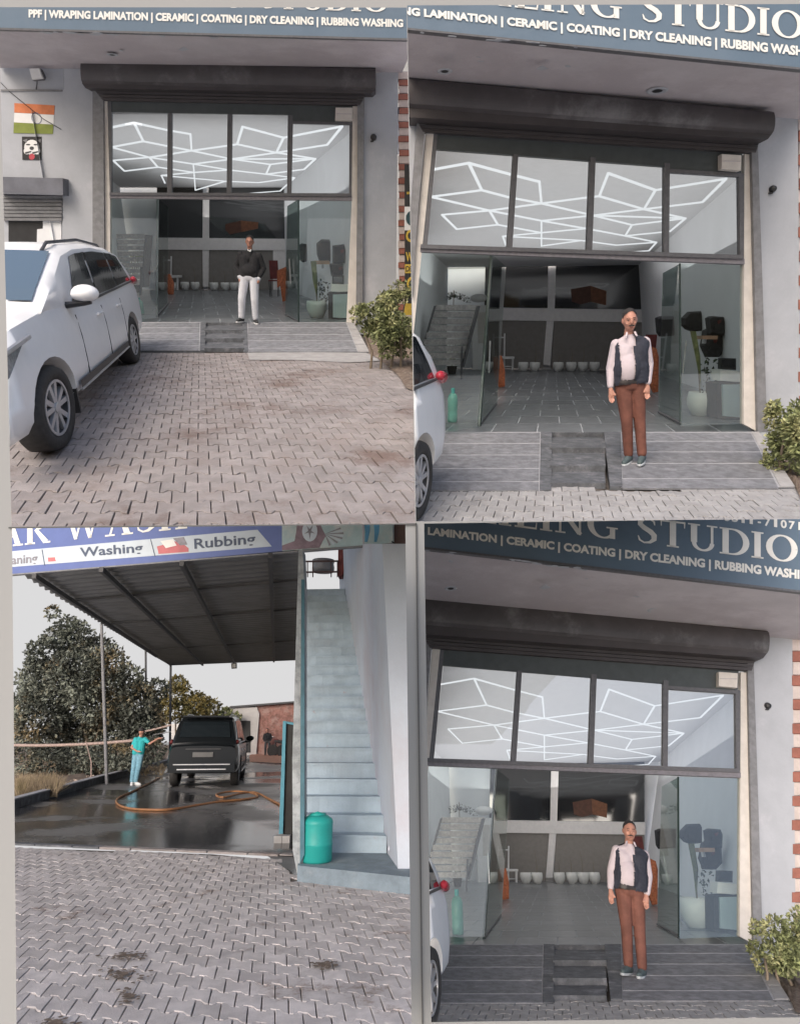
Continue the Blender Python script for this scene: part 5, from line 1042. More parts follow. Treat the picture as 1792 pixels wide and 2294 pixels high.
# ================================================================== lower left view: the wash bay
S = BL; w = S.where; zr = 4.3
M_mud = mat('brown_mud', (.15, .115, .09), .8, var=.3, scale=20)
M_wet = wet('wet_concrete', (.04, .04, .043), (.20, .195, .195), .47, .66, .45)
M_roof = mat('grey_roof_sheet', (.16, .16, .165), .6, var=.12, scale=2); M_beam = mat('dark_steel_beam', (.075, .075, .08), .6)
M_bblue = mat('sign_violet_blue', (.115, .155, .36), .55, var=.04); M_pale = mat('sign_pale', (.52, .58, .64), .6, var=.03); M_ink = mat('dark_ink', (.08, .10, .15), .6)
M_photo = mat('print_pale_cyan', (.38, .50, .52), .6, var=.1, scale=3, col2=(.52, .56, .55)); M_mar = mat('print_maroon', (.22, .16, .19), .6, var=.2, scale=8); M_pred = mat('print_red', (.52, .16, .17), .6, var=.1); M_pgrey = mat('print_grey', (.25, .24, .27), .6, var=.2, scale=9); M_pblue = mat('print_blue', (.10, .30, .48), .6, var=.2)
M_brown = mat('brown_trim', (.13, .085, .08), .7)
M_step2 = mat('pale_blue_step', (.34, .42, .485), .8, var=.1, scale=3, bump=.3, bscale=40, col2=(.28, .33, .375), lo=.45, hi=.72, col3=(.33, .27, .275), s3=5, t3=(.62, .72))
M_bwall = mat('blue_white_wall', (.52, .565, .63), .85, var=.06, scale=.8, col2=(.47, .44, .475), lo=.42, hi=.7, bump=.15, bscale=30); M_pier = mat('pale_blue_pier', (.23, .265, .30), .85, var=.06)  # reddish second colour of the wall subtly paints in its band of shade
M_plin = mat('plinth_blue_grey', (.18, .225, .26), .75, var=.15, scale=6, bump=.3, col2=(.26, .3, .32), lo=.5, hi=.75); M_post = mat('weathered_post', (.30, .32, .33), .85, var=.25, scale=10, col2=(.4, .42, .44)); M_bpost = mat('blue_post', (.06, .15, .19), .6, var=.15)
M_gate = mat('gate_blue', (.07, .25, .33), .55, var=.1); M_gated = mat('gate_dark', (.022, .022, .022), .7, var=.3); M_hose = mat('orange_hose', (.30, .14, .06), .5)
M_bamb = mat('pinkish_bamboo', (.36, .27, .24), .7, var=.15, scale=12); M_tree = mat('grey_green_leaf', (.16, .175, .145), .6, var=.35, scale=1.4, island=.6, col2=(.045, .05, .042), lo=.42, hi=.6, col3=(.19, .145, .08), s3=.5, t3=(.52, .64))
M_ochre = mat('ochre_leaf', (.17, .135, .045), .7, var=.35, island=.4, scale=2, col2=(.09, .085, .035)); M_dry = mat('dry_grass', (.20, .155, .105), .9, var=.4, island=.4, scale=4, col2=(.14, .11, .06)); M_rub = mat('pale_rubble', (.42, .34, .29), .95, var=.3, island=.4)
M_brick = mat('far_brick', (.30, .155, .13), .9, var=.35, scale=4, col2=(.40, .27, .24), bscale=12); M_fw = mat('far_white_wall', (.55, .53, .52), .85, var=.05); M_red2 = mat('red_brown_pillar', (.20, .055, .05), .7); M_osoil = mat('orange_soil', (.42, .22, .15), .95, var=.2)
# ground
fl_ = [S.flat(p, 0) for p in [(-60, 1889), (478, 1908), (600, 1918), (660, 1960), (990, 1990), (990, 1662), (-60, 1662)]]
mk(S, 'wash_floor', fl_, [tuple(range(len(fl_)))], M_wet, kind='structure')
e0, e1 = S.flat((20, 1891), .005), S.flat((660, 1917), .005); d_ = (e1 - e0).normalized(); nn_ = V((-d_.y, d_.x, 0)); mb = MB(); x = 0; rnd = random.Random(3); L_ = (e1 - e0).length
ed = thing(S, 'kerb_stones', 'row of low pale edging stones between pavers and wet floor ' + w, 'kerb', e0)
while x < L_ - .1:
    l = rnd.uniform(.4, .7); a = e0 + d_ * x; b = e0 + d_ * min(L_, x + l - .02); h = rnd.uniform(.012, .03)
    MB().poly([a - nn_ * .06, b - nn_ * .06, b + nn_ * .06, a + nn_ * .06][::-1], V((0, 0, -h))).go(S, 'edging_stone', M_step if rnd.random() < .4 else M_pav, ed); x += l
for o in ed.children: o.location = (0, 0, .02)
pave(S, [(-60, 2420), (1100, 2420), (1100, 2020), (990, 2004), (667, 1974), (655, 1930), (478, 1914), (-60, 1896)], (S.flat((478, 1914)) - S.flat((37, 1897))).normalized().lerp((S.flat((917, 2000)) - S.flat((667, 1973))).normalized(), .35).normalized(), S.dirto(620), .172, .205, M_pav3, zmax=.001)
ground_patch(S, 'soil', [(-80, 1806), (234, 1745), (372, 1708), (385, 1668), (-80, 1668)], M_dirt, .03, .04, 8)
ground_patch(S, 'orange_soil', [(560, 1706), (640, 1710), (640, 1688), (560, 1688)], M_osoil, .02, .02, 9)
k0, k1, k2 = S.flat((-40, 1834)), S.flat((234, 1752)), S.flat((378, 1712)); up = V((0, 0, .19))
kb = thing(S, 'kerb', 'dark concrete kerb with pale top between wet floor and scrub ' + w, 'kerb', k1)
for a, b in ((k0, k1), (k1, k2)):
    q = (b - a).normalized(); n_ = V((-q.y, q.x, 0)); MB().poly([a, b, b + n_ * .16, a + n_ * .16], V((0, 0, .17))).go(S, 'kerb_face', M_step, kb); MB().poly([p + V((0, 0, .172)) for p in (a - n_ * .004, b - n_ * .004, b + n_ * .17, a + n_ * .17)], V((0, 0, .025))).go(S, 'kerb_top', M_joint, kb)
# canopy
Lf, Rf, Rb, Lb = (S.flat(p, zr) for p in ((48, 1288), (676, 1231), (662, 1478), (380, 1491)))
cn = thing(S, 'canopy', 'large grey corrugated sheet canopy on steel beams and posts ' + w, 'canopy', (Lf + Rf) / 2 - V((0, 0, zr)))
mb = MB(); N = 52; rows = []
for i in range(N * 4 + 1):
    t_ = i / (N * 4); z = (0, .035, .035, 0)[i % 4]; ex = (Rf - Lf).normalized() * (.02 * math.sin(i * 1.7)); rows.append((Lf.lerp(Lb, t_) + V((0, 0, z)) - ex, Rf.lerp(Rb, t_) + V((0, 0, z))))
vs = [p for r in rows for p in r]; n_ = len(vs); vs += [p + V((0, 0, .012)) for p in vs]
mb.add(vs, [(2 * i, 2 * i + 1, 2 * i + 3, 2 * i + 2) for i in range(len(rows) - 1)] + [(n_ + 2 * i, n_ + 2 * i + 2, n_ + 2 * i + 3, n_ + 2 * i + 1) for i in range(len(rows) - 1)]); mb.go(S, 'roof_sheet', M_roof, cn)
for pts in ([(78, 1285), (240, 1397), (352, 1468)], [(228, 1270), (455, 1487)], [(408, 1256), (525, 1482)], [(606, 1238), (614, 1479)]):
    a, b = S.flat(pts[0], zr - .05), S.flat(pts[-1], zr - .05); q = (b - a).normalized(); n2 = V((-q.y, q.x, 0)) * .035; MB().poly([a - n2, a + n2, b + n2, b - n2], V((0, 0, -.09))).go(S, 'beam', M_beam, cn)
for pts in ([(236, 1397), (668, 1362)], [(330, 1455), (664, 1434)], [(380, 1489), (662, 1477)], [(152, 1345), (668, 1297)]):
    a, b = S.flat(pts[0], zr - .02), S.flat(pts[-1], zr - .02); q = (b - a).normalized(); n2 = V((-q.y, q.x, 0)) * .025; MB().poly([a - n2, a + n2, b + n2, b - n2], V((0, 0, -.04))).go(S, 'purlin', M_beam, cn)
for (tx, ty), (bx, by), r in (((228, 1397), (240, 1757), 3.2), ((327, 1458), (329, 1722), 2.2), ((383, 1491), (381, 1712), 2.4)):
    B_ = S.flat((bx, by)); T_ = S.on((tx, ty), (B_, V((0, -1, 0)))); k = (B_ - V((0, 0, S.H))).length / F; MB().tube([B_, T_], r * k, 8).go(S, 'post', M_rail if r > 3 else M_beam, cn)
SPl = S.vplane(Lf, Rf); SPl = (SPl[0] + SPl[1] * .05, SPl[1])
def Z(name, pts, d0, d1, m, parent, **k): return prism(S, name, SPl, pts, d0, d1, m, parent, **k)
sg = thing(S, 'signboard', 'violet blue car wash signboard with pale service panels over the canopy edge ' + w, 'sign', S.on((450, 1250), SPl))
Z('board', [(-40, 1080), (632, 1080), (632, 1234.5), (-40, 1293)], -.06, 0, M_bblue, sg); Z('photo_board', [(632, 1080), (880, 1080), (880, 1217), (632, 1234)], -.06, 0, M_photo, sg)
Z('board_edge', [(-40, 1291), (880, 1216), (880, 1219), (-40, 1294)], -.07, .01, M_rail, sg)
Z('pale_panel', [(-20, 1239), (577, 1186.5), (609, 1224), (-20, 1274)], 0, .004, M_pale, sg)
for q in ([(94, 1231), (96, 1231), (102, 1267), (100, 1267)], [(337, 1208), (339, 1208), (349, 1247), (347, 1247)]): Z('divider', q, .004, .007, M_ink, sg)
for i, l in enumerate(serif_text('CAR WASH')): lay(S, 'letter', l, [(-59, 1233), (425, 1183), (425, 1118), (-59, 1168)], SPl, .004 + .0006 * (i % 3), M_letter, sg)
for tx, q in (('Cleaning', [(-12, 1267), (85, 1259), (85, 1240), (-12, 1248)]), ('Washing', [(180, 1247), (321, 1236), (320, 1216), (179, 1227)]), ('Rubbing', [(436, 1229), (573, 1217), (572, 1195), (435, 1207)])): lay(S, 'panel_lettering', text_mesh(tx, .02), q, SPl, .006, M_ink if tx != 'Cleaning' else M_pgrey, sg)
Z('print_car', [(110, 1256), (112, 1246), (135, 1240), (150, 1231), (165, 1232), (172, 1252)], .004, .008, M_letter, sg); Z('print_car', [(108, 1249), (124, 1248), (126, 1257), (109, 1258)], .004, .009, M_pred, sg)
Z('print_car', [(352, 1224), (372, 1219), (382, 1212), (405, 1214), (423, 1228), (423, 1236), (356, 1241)], .004, .008, M_pred, sg); Z('print_cloth', [(388, 1206), (412, 1203), (420, 1220), (404, 1222)], .004, .0095, M_pgrey, sg); Z('print_cloth', [(360, 1212), (388, 1208), (396, 1222), (372, 1228)], .004, .0085, M_letter, sg)
Z('print_bodywork', [(632, 1233), (632, 1222), (660, 1212), (664, 1190), (666, 1160), (712, 1160), (722, 1185), (730, 1200), (722, 1214), (716, 1227)], 0, .004, M_mar, sg)
c = [(694 + 17 * math.cos(i * .35), 1190 + 23 * math.sin(i * .35)) for i in range(18)]; Z('print_wheel', c, .004, .007, M_pale, sg)
for i in range(5): a = i * 1.257 + .3; Z('print_spoke', [(694 + 3 * math.cos(a + 1.5), 1190 + 3 * math.sin(a + 1.5)), (694 + 13 * math.cos(a), 1190 + 18 * math.sin(a)), (694 - 3 * math.cos(a + 1.5), 1190 - 3 * math.sin(a + 1.5))], .007, .009, M_pgrey, sg)
for i in range(9): a = i * .23 - .6; Z('print_spray', [(728, 1196), (728 + 42 * math.cos(a), 1196 + 26 * math.sin(a)), (726 + 44 * math.cos(a + .08), 1198 + 26 * math.sin(a + .08))], .004, .006, M_pale if i % 2 else M_pgrey, sg)
for x in (815, 836): Z('print_legs', [(x, 1165), (x + 14, 1165), (x + 13, 1192), (x + 8, 1214), (x + 2, 1214), (x + 3, 1192)], 0, .004, M_pblue, sg)
Z('end_trim', [(880, 1080), (930, 1080), (930, 1234), (905, 1232), (893, 1226), (880, 1217)], -.5, -.1, M_brown, sg)
t = thing(S, 'wire', 'short black cable end hanging at the right end of the signboard ' + w, 'cable', S.on((893, 1224), SPl)); MB().tube([S.on(p, SPl, .03) for p in ((878, 1213), (895, 1226), (905, 1233))], .012, 5).go(S, 'cable', M_black, t)
t = thing(S, 'hanging_lamp', 'small lamp hanging under the back edge of the canopy ' + w, 'lamp', S.flat((524, 1484), zr)); VP_ = (S.flat((524, 1484), zr), V((0, -1, 0))); prism(S, 'lamp_body', VP_, [(518, 1486), (530, 1485), (530, 1497), (519, 1498)], -.1, .02, M_rail, t); prism(S, 'lamp_face', VP_, [(520, 1488), (528, 1487), (528, 1495), (521, 1496)], .02, .03, M_white, t)
# staircase: twenty-three painted steps
z0, rise, run = .15, .186, .267; dS = S.dirto(676); A1, B1 = S.flat((681, 1870), z0 + rise), S.flat((866, 1872), z0 + rise)
stt = thing(S, 'outdoor_staircase', 'steep pale blue concrete staircase climbing beside the building wall ' + w, 'stairs', (A1 + B1) / 2); wv = B1 - A1; wv.z = 0; A0 = V((A1.x, A1.y, 0)); rnd = random.Random(11)
NS = 23
nT = A0 + dS * run * (NS - 1); ztp = z0 + rise * NS; VT = (V((0, nT.y, 0)), V((0, -1, 0))); pL, pR = S.on((680, 1297), VT), S.on((773, 1296), VT); shL = (pL.x - nT.x) / ztp; wT = (pR.x - pL.x) / wv.x
for i in range(NS):
    zt = z0 + rise * (i + 1); a = A0 + dS * run * i + V((shL * zt * i / NS, 0, 0)); b = a + wv * (1 + (wT - 1) * i / NS); dep = dS * (run + .06); q = [a, b, b + dep, a + dep]; n1 = 10; top = []
    fr = [a.lerp(b, j / n1) + V((0, rnd.uniform(-.008, .008), 0)) for j in range(n1 + 1)]
    poly = [V((p.x, p.y, zt + rnd.uniform(-.004, .003))) for p in fr] + [V((q[2].x, q[2].y, zt)), V((q[3].x, q[3].y, zt))]
    MB().poly(poly, V((0, 0, -rise - .02))).go(S, 'step', M_step2, stt)
    nose = [V((p.x, p.y - .012, zt - rnd.uniform(.02, .035))) for p in fr]; mb = MB(); 
    mb.add([V((p.x, p.y - .014, zt - .001)) for p in fr] + nose, [(j, j + 1, n1 + 2 + j, n1 + 1 + j) for j in range(n1)]); mb.go(S, 'nosing', M_step2, stt)
pl0 = [S.flat(p, z0) for p in ((667, 1939), (940, 1967), (960, 1900), (674, 1900))]; pn = thing(S, 'plinth', 'blue grey concrete plinth at the foot of the stairs ' + w, 'plinth', pl0[0] - V((0, 0, z0)))
MB().poly(pl0, V((0, 0, -z0 - .02))).go(S, 'plinth_slab', M_plin, pn); 0 and MB().poly([p + V((0, -.012, .002)) if i < 2 else p + V((0, -.0, .002)) - (pl0[3] - pl0[0]) * .82 for i, p in enumerate(pl0)], V((0, 0, -.03))).go(S, 'plinth_edge', M_pier, pn)
# building wall beside the stairs and its front pier
bw_ = thing(S, 'side_building', 'pale blue white building wall rising along the right of the stairs ' + w, 'building', B1); f0 = V((B1.x, B1.y, 0)) + (S.dirto(676) * -.9) + V((.02, 0, 0)); far = V((B1.x, B1.y, 0)) + dS * run * 30 + V((.02, 0, 0))
kx = (pR.x - nT.x - wv.x) / ztp; wp = lambda t, z: V((B1.x + dS.x * t + .02 + kx * z, B1.y + dS.y * t, z)); tc = (S.on((878, 1217), SPl).y - B1.y) / dS.y + .15; zn = lambda t: 1.54 + 468 * (B1.y + dS.y * t) / 1731
MB().poly([wp(-.9, 0), wp(30 * run, 0), wp(30 * run, 9.5), wp(tc, 9.5), wp(tc, zn(tc)), wp(-.9, zn(-.9))], V((.3, 0, 0))).go(S, 'wall', M_bwall, bw_)
FPl = (V((B1.x, B1.y, 0)) - dS * .12, V((0, -1, 0))); prism(S, 'front_pier', FPl, [(913, 1480), (960, 1480), (960, 1912), (868, 1906), (879, 1869), (889, 1700)], -.2, .1, M_bwall, bw_)
# left post of the stairs
po = thing(S, 'stair_wall', 'narrow weathered wall end with a blue pipe beside the stairs ' + w, 'wall', S.flat((672, 1967))); PP = (S.flat((672, 1969)), V((0, -1, 0)))
PPb = (A0 + dS * .0, V((0, -1, 0))); prism(S, 'wall_end', PP, [(669, 1231), (678, 1231), (681, 1300), (680, 1925), (668, 1969), (656, 1905), (655, 1700), (662, 1478)], -.28, 0, M_post, po)
prism(S, 'pipe', PP, [(675, 1298), (682, 1298), (682, 1915), (672, 1935)], 0, .04, M_bpost, po)
# top of the stairs
TPt = A0 + dS * run * NS; TPl = (TPt, V((0, -1, 0))); t = thing(S, 'railing', 'thin dark railing across the head of the stairs ' + w, 'railing', S.on((718, 1290), TPl))
for y in (1257, 1281): MB().tube([S.on((676, y + 1), TPl), S.on((758, y), TPl)], .022, 5).go(S, 'rail', M_brown, t)
for x in (689, 701, 742, 756): MB().tube([S.on((x, 1256), TPl), S.on((x, 1293), TPl)], .014, 5).go(S, 'baluster', M_brown, t)
t = thing(S, 'red_pillar', 'dark red pillar at the head of the stairs ' + w, 'pillar', S.on((767, 1290), TPl)); prism(S, 'pillar_shaft', TPl, [(758, 1200), (776, 1200), (775, 1268), (766, 1290), (757, 1290)], -.4, -.05, M_red2, t)
t = thing(S, 'water_tank', 'grey ribbed tank behind the railing above the stairs ' + w, 'tank', S.on((724, 1281), TPl, -2)); q_ = S.on((724, 1281), TPl, -2); k = (q_ - V((0, 0, S.H))).length / F; MB().lathe(q_, [(24 * k, 0), (25 * k, .1), (23 * k, .2), (25 * k, .3), (24 * k, 20 * k), (12 * k, 24 * k)], 16).go(S, 'tank_body', M_rail, t, smooth=True)
# barrel
P = S.flat((709, 1930), z0); k = (P - V((0, 0, S.H))).length / F; r = 30.5 * k; h = 86 * k
t = thing(S, 'water_drum', 'turquoise plastic drum with a lid standing on the plinth ' + w, 'drum', P)
MB().lathe(P, [(r * .93, 0), (r, .02), (r * 1.0, h * .35), (r * 1.03, h * .37), (r * 1.0, h * .4), (r, h * .8), (r * 1.02, h * .83), (r * .94, h * .9), (r * .62, h * .98)], 28).go(S, 'drum_body', M_teal, t, smooth=True)
MB().lathe(P + V((0, 0, h * .97)), [(r * .5, 0), (r * .54, .012), (r * .5, h * .05), (r * .1, h * .06)], 22).go(S, 'lid', M_teal, t, smooth=True); MB().tube([P + V((-r * .35, -r * .2, h * 1.0)), P + V((0, -r * .3, h * 1.045)), P + V((r * .35, -r * .2, h * 1.0))], .012, 6).go(S, 'handle', M_teal, t)
# gate
GP = (S.flat((630, 1869)), V((0, -1, 0))); t = thing(S, 'metal_gate', 'open blue metal gate leaf seen almost edge on beside the stairs ' + w, 'gate', S.flat((640, 1869)))
prism(S, 'gate_frame', GP, [(634, 1617), (641, 1618), (634, 1868), (625, 1868)], -.05, .05, M_gate, t); prism(S, 'gate_panel', GP, [(641, 1618), (663, 1624), (655, 1869), (634, 1868)], -.35, 0, M_gated, t); prism(S, 'gate_top', GP, [(634, 1615), (663, 1620), (663, 1625), (634, 1620)], -.3, .03, M_gate, t)
GB = (S.flat((632, 1889)), V((0, -1, 0))); t = thing(S, 'stone_block', 'two pale stone blocks lying at the foot of the blue gate ' + w, 'block', S.flat((632, 1889)))
for x0, x1 in ((614, 631), (632, 649)): prism(S, 'block', GB, [(x0, 1873), (x1, 1873), (x1, 1889), (x0, 1889)], -.14, 0, M_pav2, t)
# hose
t = thing(S, 'water_hose', 'long orange water hose looping over the wet floor ' + w, 'hose', S.flat((300, 1812)))
def spline(pts, n=6):
    out = []
    for i in range(len(pts) - 1):
        p0, p1, p2, p3 = pts[max(i - 1, 0)], pts[i], pts[i + 1], pts[min(i + 2, len(pts) - 1)]
        for j in range(n):
            u = j / n; out.append(.5 * ((2 * p1) + (p2 - p0) * u + (2 * p0 - 5 * p1 + 4 * p2 - p3) * u * u + (3 * p1 - p0 - 3 * p2 + p3) * u ** 3))
    return out + [pts[-1]]
MB().tube(spline([S.flat(p, .02) for p in ((358, 1742), (330, 1757), (295, 1774), (266, 1788), (263, 1800), (285, 1810), (330, 1814), (385, 1813), (440, 1804), (490, 1796), (550, 1790), (578, 1784), (560, 1775), (520, 1773), (486, 1779), (500, 1786), (545, 1776), (575, 1776), (600, 1788), (627, 1802))]), .022, 8).go(S, 'hose_tube', M_hose, t)
# washer, wand, rails
make_person(S, S.flat((303, 1759)), (317, 1629), 'man in turquoise shirt and light jeans washing the dark car ' + w, stC, 1.1)
HP = (S.flat((303, 1759)), V((0, -1, 0))); t = thing(S, 'spray_wand', 'long pale spray lance held towards the dark car ' + w, 'spray lance', S.on((352, 1645), HP)); MB().tube([S.on((345, 1646), HP, .05), S.on((384, 1639), HP, .0)], .012, 6).go(S, 'lance', M_rail, t); MB().tube([S.on((345, 1646), HP, .05), S.on((342, 1655), HP, .05)], .016, 6).go(S, 'grip', M_black, t)
for lb, pts, r in (('long pinkish bamboo rail running from the left edge to the washer ', [(20, 1669), (90, 1670), (170, 1668), (240, 1664), (300, 1659)], 2.6), ('short bamboo rail between the washer and the canopy post ', [(318, 1640), (350, 1633), (384, 1624)], 1.8)):
    RP_ = (S.flat((240, 1748)), V((0, -1, 0))); P = [S.on(p, RP_) for p in pts]; k = (P[0] - V((0, 0, S.H))).length / F; t = thing(S, 'bamboo_rail', lb + w, 'rail', P[0]); MB().tube(spline(P, 4), r * k, 7).go(S, 'pole', M_bamb, t)
for x, yb in ((205, 1755), (355, 1712), (268, 1738)):
    B_ = S.flat((x, yb)); t = thing(S, 'thin_stake', {205: 'crooked bare stake below the bamboo rail, nearest the grey post ', 355: 'bare stake just left of the rear canopy post ', 268: 'bare forked stake between the post and the washer '}[x] + w, 'stake', B_); T_ = S.on((x - 12, 1660), (B_, V((0, -1, 0)))); MB().tube([B_, B_.lerp(T_, .5) + V((.08, 0, 0)), T_], .022, 5, .012).go(S, 'stake', M_bamb, t)
# dark car
cr = S.flat((536, 1759)); Yc = -S.dirto(620); make_car(S, SUV, cr - Yc * SUV['wr'] * 1.36, Yc, 1.36, 'wet black off-road car seen from behind under the canopy ' + w, M_blackp, 'car', -1, black=True)
# trees
def tree(name, label, cl, base, n, size, m, seed, trunk, depth=1.1, cat='tree'):
    rnd = random.Random(seed); B_ = S.flat(base); VP_ = (B_, V((0, -1, 0))); t = thing(S, name, label, cat, B_); k = (B_ - V((0, 0, S.H))).length / F; C_ = [(S.on((x, y), VP_) + V((0, rnd.uniform(-depth, depth), 0)), r * k) for x, y, r in cl]; tot = sum(r * r for _, r in C_)
    def fn():
        q = rnd.uniform(0, tot)
        for c, r in C_:
            q -= r * r
            if q <= 0: break
        d = V((rnd.gauss(0, 1), rnd.gauss(0, 1), rnd.gauss(0, 1))).normalized(); return c + d * r * rnd.uniform(.45, 1.12) ** .6, d
    v_, f_ = leaves(n, fn, size, rnd); mk(S, 'crown', v_, f_, m, t, kind='stuff')
    for i, (x0, x1, y1, r) in enumerate(trunk):
        a = S.flat((x0, base[1])); b = S.on((x1, y1), VP_); MB().tube([a, a.lerp(b, .4) + V((rnd.uniform(-.15, .15), 0, 0)), b], r * k, 7, r * k * .4).go(S, 'trunk', M_stem, t)
    return t
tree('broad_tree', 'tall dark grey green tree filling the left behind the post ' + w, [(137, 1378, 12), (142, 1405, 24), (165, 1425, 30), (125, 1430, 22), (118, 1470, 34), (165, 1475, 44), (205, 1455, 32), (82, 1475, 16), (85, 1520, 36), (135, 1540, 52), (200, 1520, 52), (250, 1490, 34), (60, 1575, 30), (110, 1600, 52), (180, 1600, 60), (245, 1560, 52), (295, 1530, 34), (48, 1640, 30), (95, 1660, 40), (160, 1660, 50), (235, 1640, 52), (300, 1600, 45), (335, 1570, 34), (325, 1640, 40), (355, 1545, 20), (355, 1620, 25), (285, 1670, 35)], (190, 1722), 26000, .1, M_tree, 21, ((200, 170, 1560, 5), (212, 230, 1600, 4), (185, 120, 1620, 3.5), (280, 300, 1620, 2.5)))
tree('low_tree', 'low ochre green tree right of the rear canopy post ' + w, [(388, 1530, 16), (398, 1560, 24), (392, 1590, 22), (425, 1575, 24), (450, 1590, 26), (480, 1590, 20), (415, 1605, 16), (420, 1540, 9), (500, 1600, 12)], (405, 1692), 3600, .12, M_ochre, 22, ((405, 408, 1600, 3.5), (400, 392, 1580, 2.5)))
tree('small_tree', 'small green sapling before the white wall behind the car ' + w, [(503, 1598, 11), (508, 1615, 11), (528, 1606, 8)], (508, 1694), 600, .1, M_yleaf, 23, ((508, 508, 1610, 1.6),), .4)
def clump(name, label, box, base, n, m, seed, hgt, kind='stuff', wid=.014):
    rnd = random.Random(seed); mb = MB()
    for _ in range(n):
        a = S.flat((rnd.uniform(*box[0]), rnd.uniform(*box[1])), .03); h = hgt * rnd.uniform(.4, 1); t1 = a + V((rnd.gauss(0, .16), rnd.gauss(0, .1), h)); mb.add([a - V((wid, 0, 0)), a + V((wid, 0, 0)), t1], [(0, 1, 2)])
    o = mb.go(S, name, m, kind=kind); return tag(o, label, None)
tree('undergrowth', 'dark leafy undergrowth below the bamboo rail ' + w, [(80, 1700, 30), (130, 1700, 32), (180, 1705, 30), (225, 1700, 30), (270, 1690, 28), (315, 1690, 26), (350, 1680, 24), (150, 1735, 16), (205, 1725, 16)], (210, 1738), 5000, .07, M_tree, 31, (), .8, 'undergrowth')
clump('dry_grass', 'dry brown grass clump at the lower left by the kerb ' + w, ((36, 128), (1768, 1786)), None, 1500, M_dry, 5, .5)
clump('scrub', 'tangle of dry scrub under the large tree ' + w, ((40, 370), (1702, 1738)), None, 1500, M_dry, 6, .3)
rnd = random.Random(8); mb = MB()
for _ in range(420):
    x = rnd.uniform(110, 378); y = 1786 - (x - 100) * .275 - rnd.uniform(2, 20); a = S.flat((x, y), .05); s_ = rnd.uniform(.02, .07); vs = [a + V((rnd.uniform(-1, 1), rnd.uniform(-1, 1), rnd.uniform(-.3, 1))) * s_ for _ in range(6)]; mb.add(vs, [(0, 1, 2), (0, 2, 3), (0, 3, 4), (1, 2, 5), (2, 3, 5), (3, 4, 5)])
tag(mb.go(S, 'rubble', M_rub, kind='stuff'), 'strip of pale rubble and litter along the kerb ' + w)
# far buildings
FB = (S.flat((560, 1692)), V((0, -1, 0))); t = thing(S, 'far_building', 'far brick and white building with a dark doorway behind the car ' + w, 'building', FB[0])
prism(S, 'brick_wall', FB, [(574, 1578), (668, 1571), (668, 1692), (574, 1694)], -2, 0, M_brick, t); prism(S, 'white_wall', FB, [(497, 1586), (575, 1584), (581, 1598), (574, 1694), (497, 1694)], -2, .15, M_fw, t); prism(S, 'doorway', FB, [(535, 1614), (561, 1615), (562, 1686), (535, 1686)], .1, .17, M_black, t); prism(S, 'roof_edge', FB, [(515, 1582), (668, 1570), (668, 1574), (515, 1586)], -2.1, .3, M_beam, t)
FB2 = (S.flat((450, 1684)), V((0, -1, 0))); t = thing(S, 'far_wall', 'low pale wall behind the ochre tree in the distance ' + w, 'wall', FB2[0]); prism(S, 'wall_face', FB2, [(384, 1622), (500, 1618), (500, 1686), (384, 1688)], -.3, 0, M_fw, t)
jD = dict(jA); make_person(S, S.flat((600, 1693)), (599, 1632), 'far person in dark clothes standing before the brick wall ' + w, dict(stA, j=jD, glasses=False, clothes=[(a, b, c, (M_swtr if a != 'trousers' else M_rimd), e) for a, b, c, m_, e in stA['clothes']]), 1.0)
MP = S.flat((621, 1694)); t = thing(S, 'motorcycle', 'far dark motorcycle parked right of the standing person ' + w, 'motorcycle', MP)
for dx in (-.38, .38): MB().lathe(MP + V((dx * .7, 0, .3)), [(.3, -.05), (.33, 0), (.3, .05), (.22, .04), (.22, -.04)], 16, (V((1, 0, 0)), V((0, 0, 1)), V((0, 1, 0)))).go(S, 'wheel', M_tyre, t)
MB().tube([MP + V((-.28, 0, .3)), MP + V((-.1, 0, .75)), MP + V((.28, 0, .7))], .05, 6).go(S, 'frame', M_black, t); MB().box(MP + V((.08, 0, .8)), .28, .12, .06).go(S, 'seat', M_black, t); MB().box(MP + V((-.1, 0, .82)), .13, .1, .1).go(S, 'tank', M_maroon, t); MB().tube([MP + V((-.27, -.3, 1.05)), MP + V((-.22, 0, 1.0)), MP + V((-.27, .3, 1.05))], .02, 5).go(S, 'handlebar', M_chrome, t)
# oil and mud stains on the pavers are in the paver material; leaf litter lies as its own patch
rnd = random.Random(13); mb = MB()
for cx_, cy_, rx_, ry_, n_ in ((290, 2140, 48, 10, 90), (275, 2180, 55, 18, 90), (285, 2230, 20, 18, 50), (727, 2160, 28, 8, 90), (120, 2290, 40, 12, 60)):
    for _ in range(n_):
        a_ = rnd.uniform(0, 6.3); q = abs(rnd.gauss(0, .62)); P = S.flat((cx_ + rx_ * q * math.cos(a_), cy_ + ry_ * q * math.sin(a_)), .011 + rnd.uniform(0, .004)); s_ = rnd.uniform(.005, .022); th = rnd.uniform(0, 6)
        mb.add([P + V((s_ * math.cos(th + i * 1.05) * rnd.uniform(.6, 1.2), s_ * math.sin(th + i * 1.05) * rnd.uniform(.6, 1.2), 0)) for i in range(6)], [(0, 1, 2, 3, 4, 5)])
tag(mb.go(S, 'mud_stain', M_mud, kind='stuff'), 'patches of brown mud trodden onto the pavers ' + w)

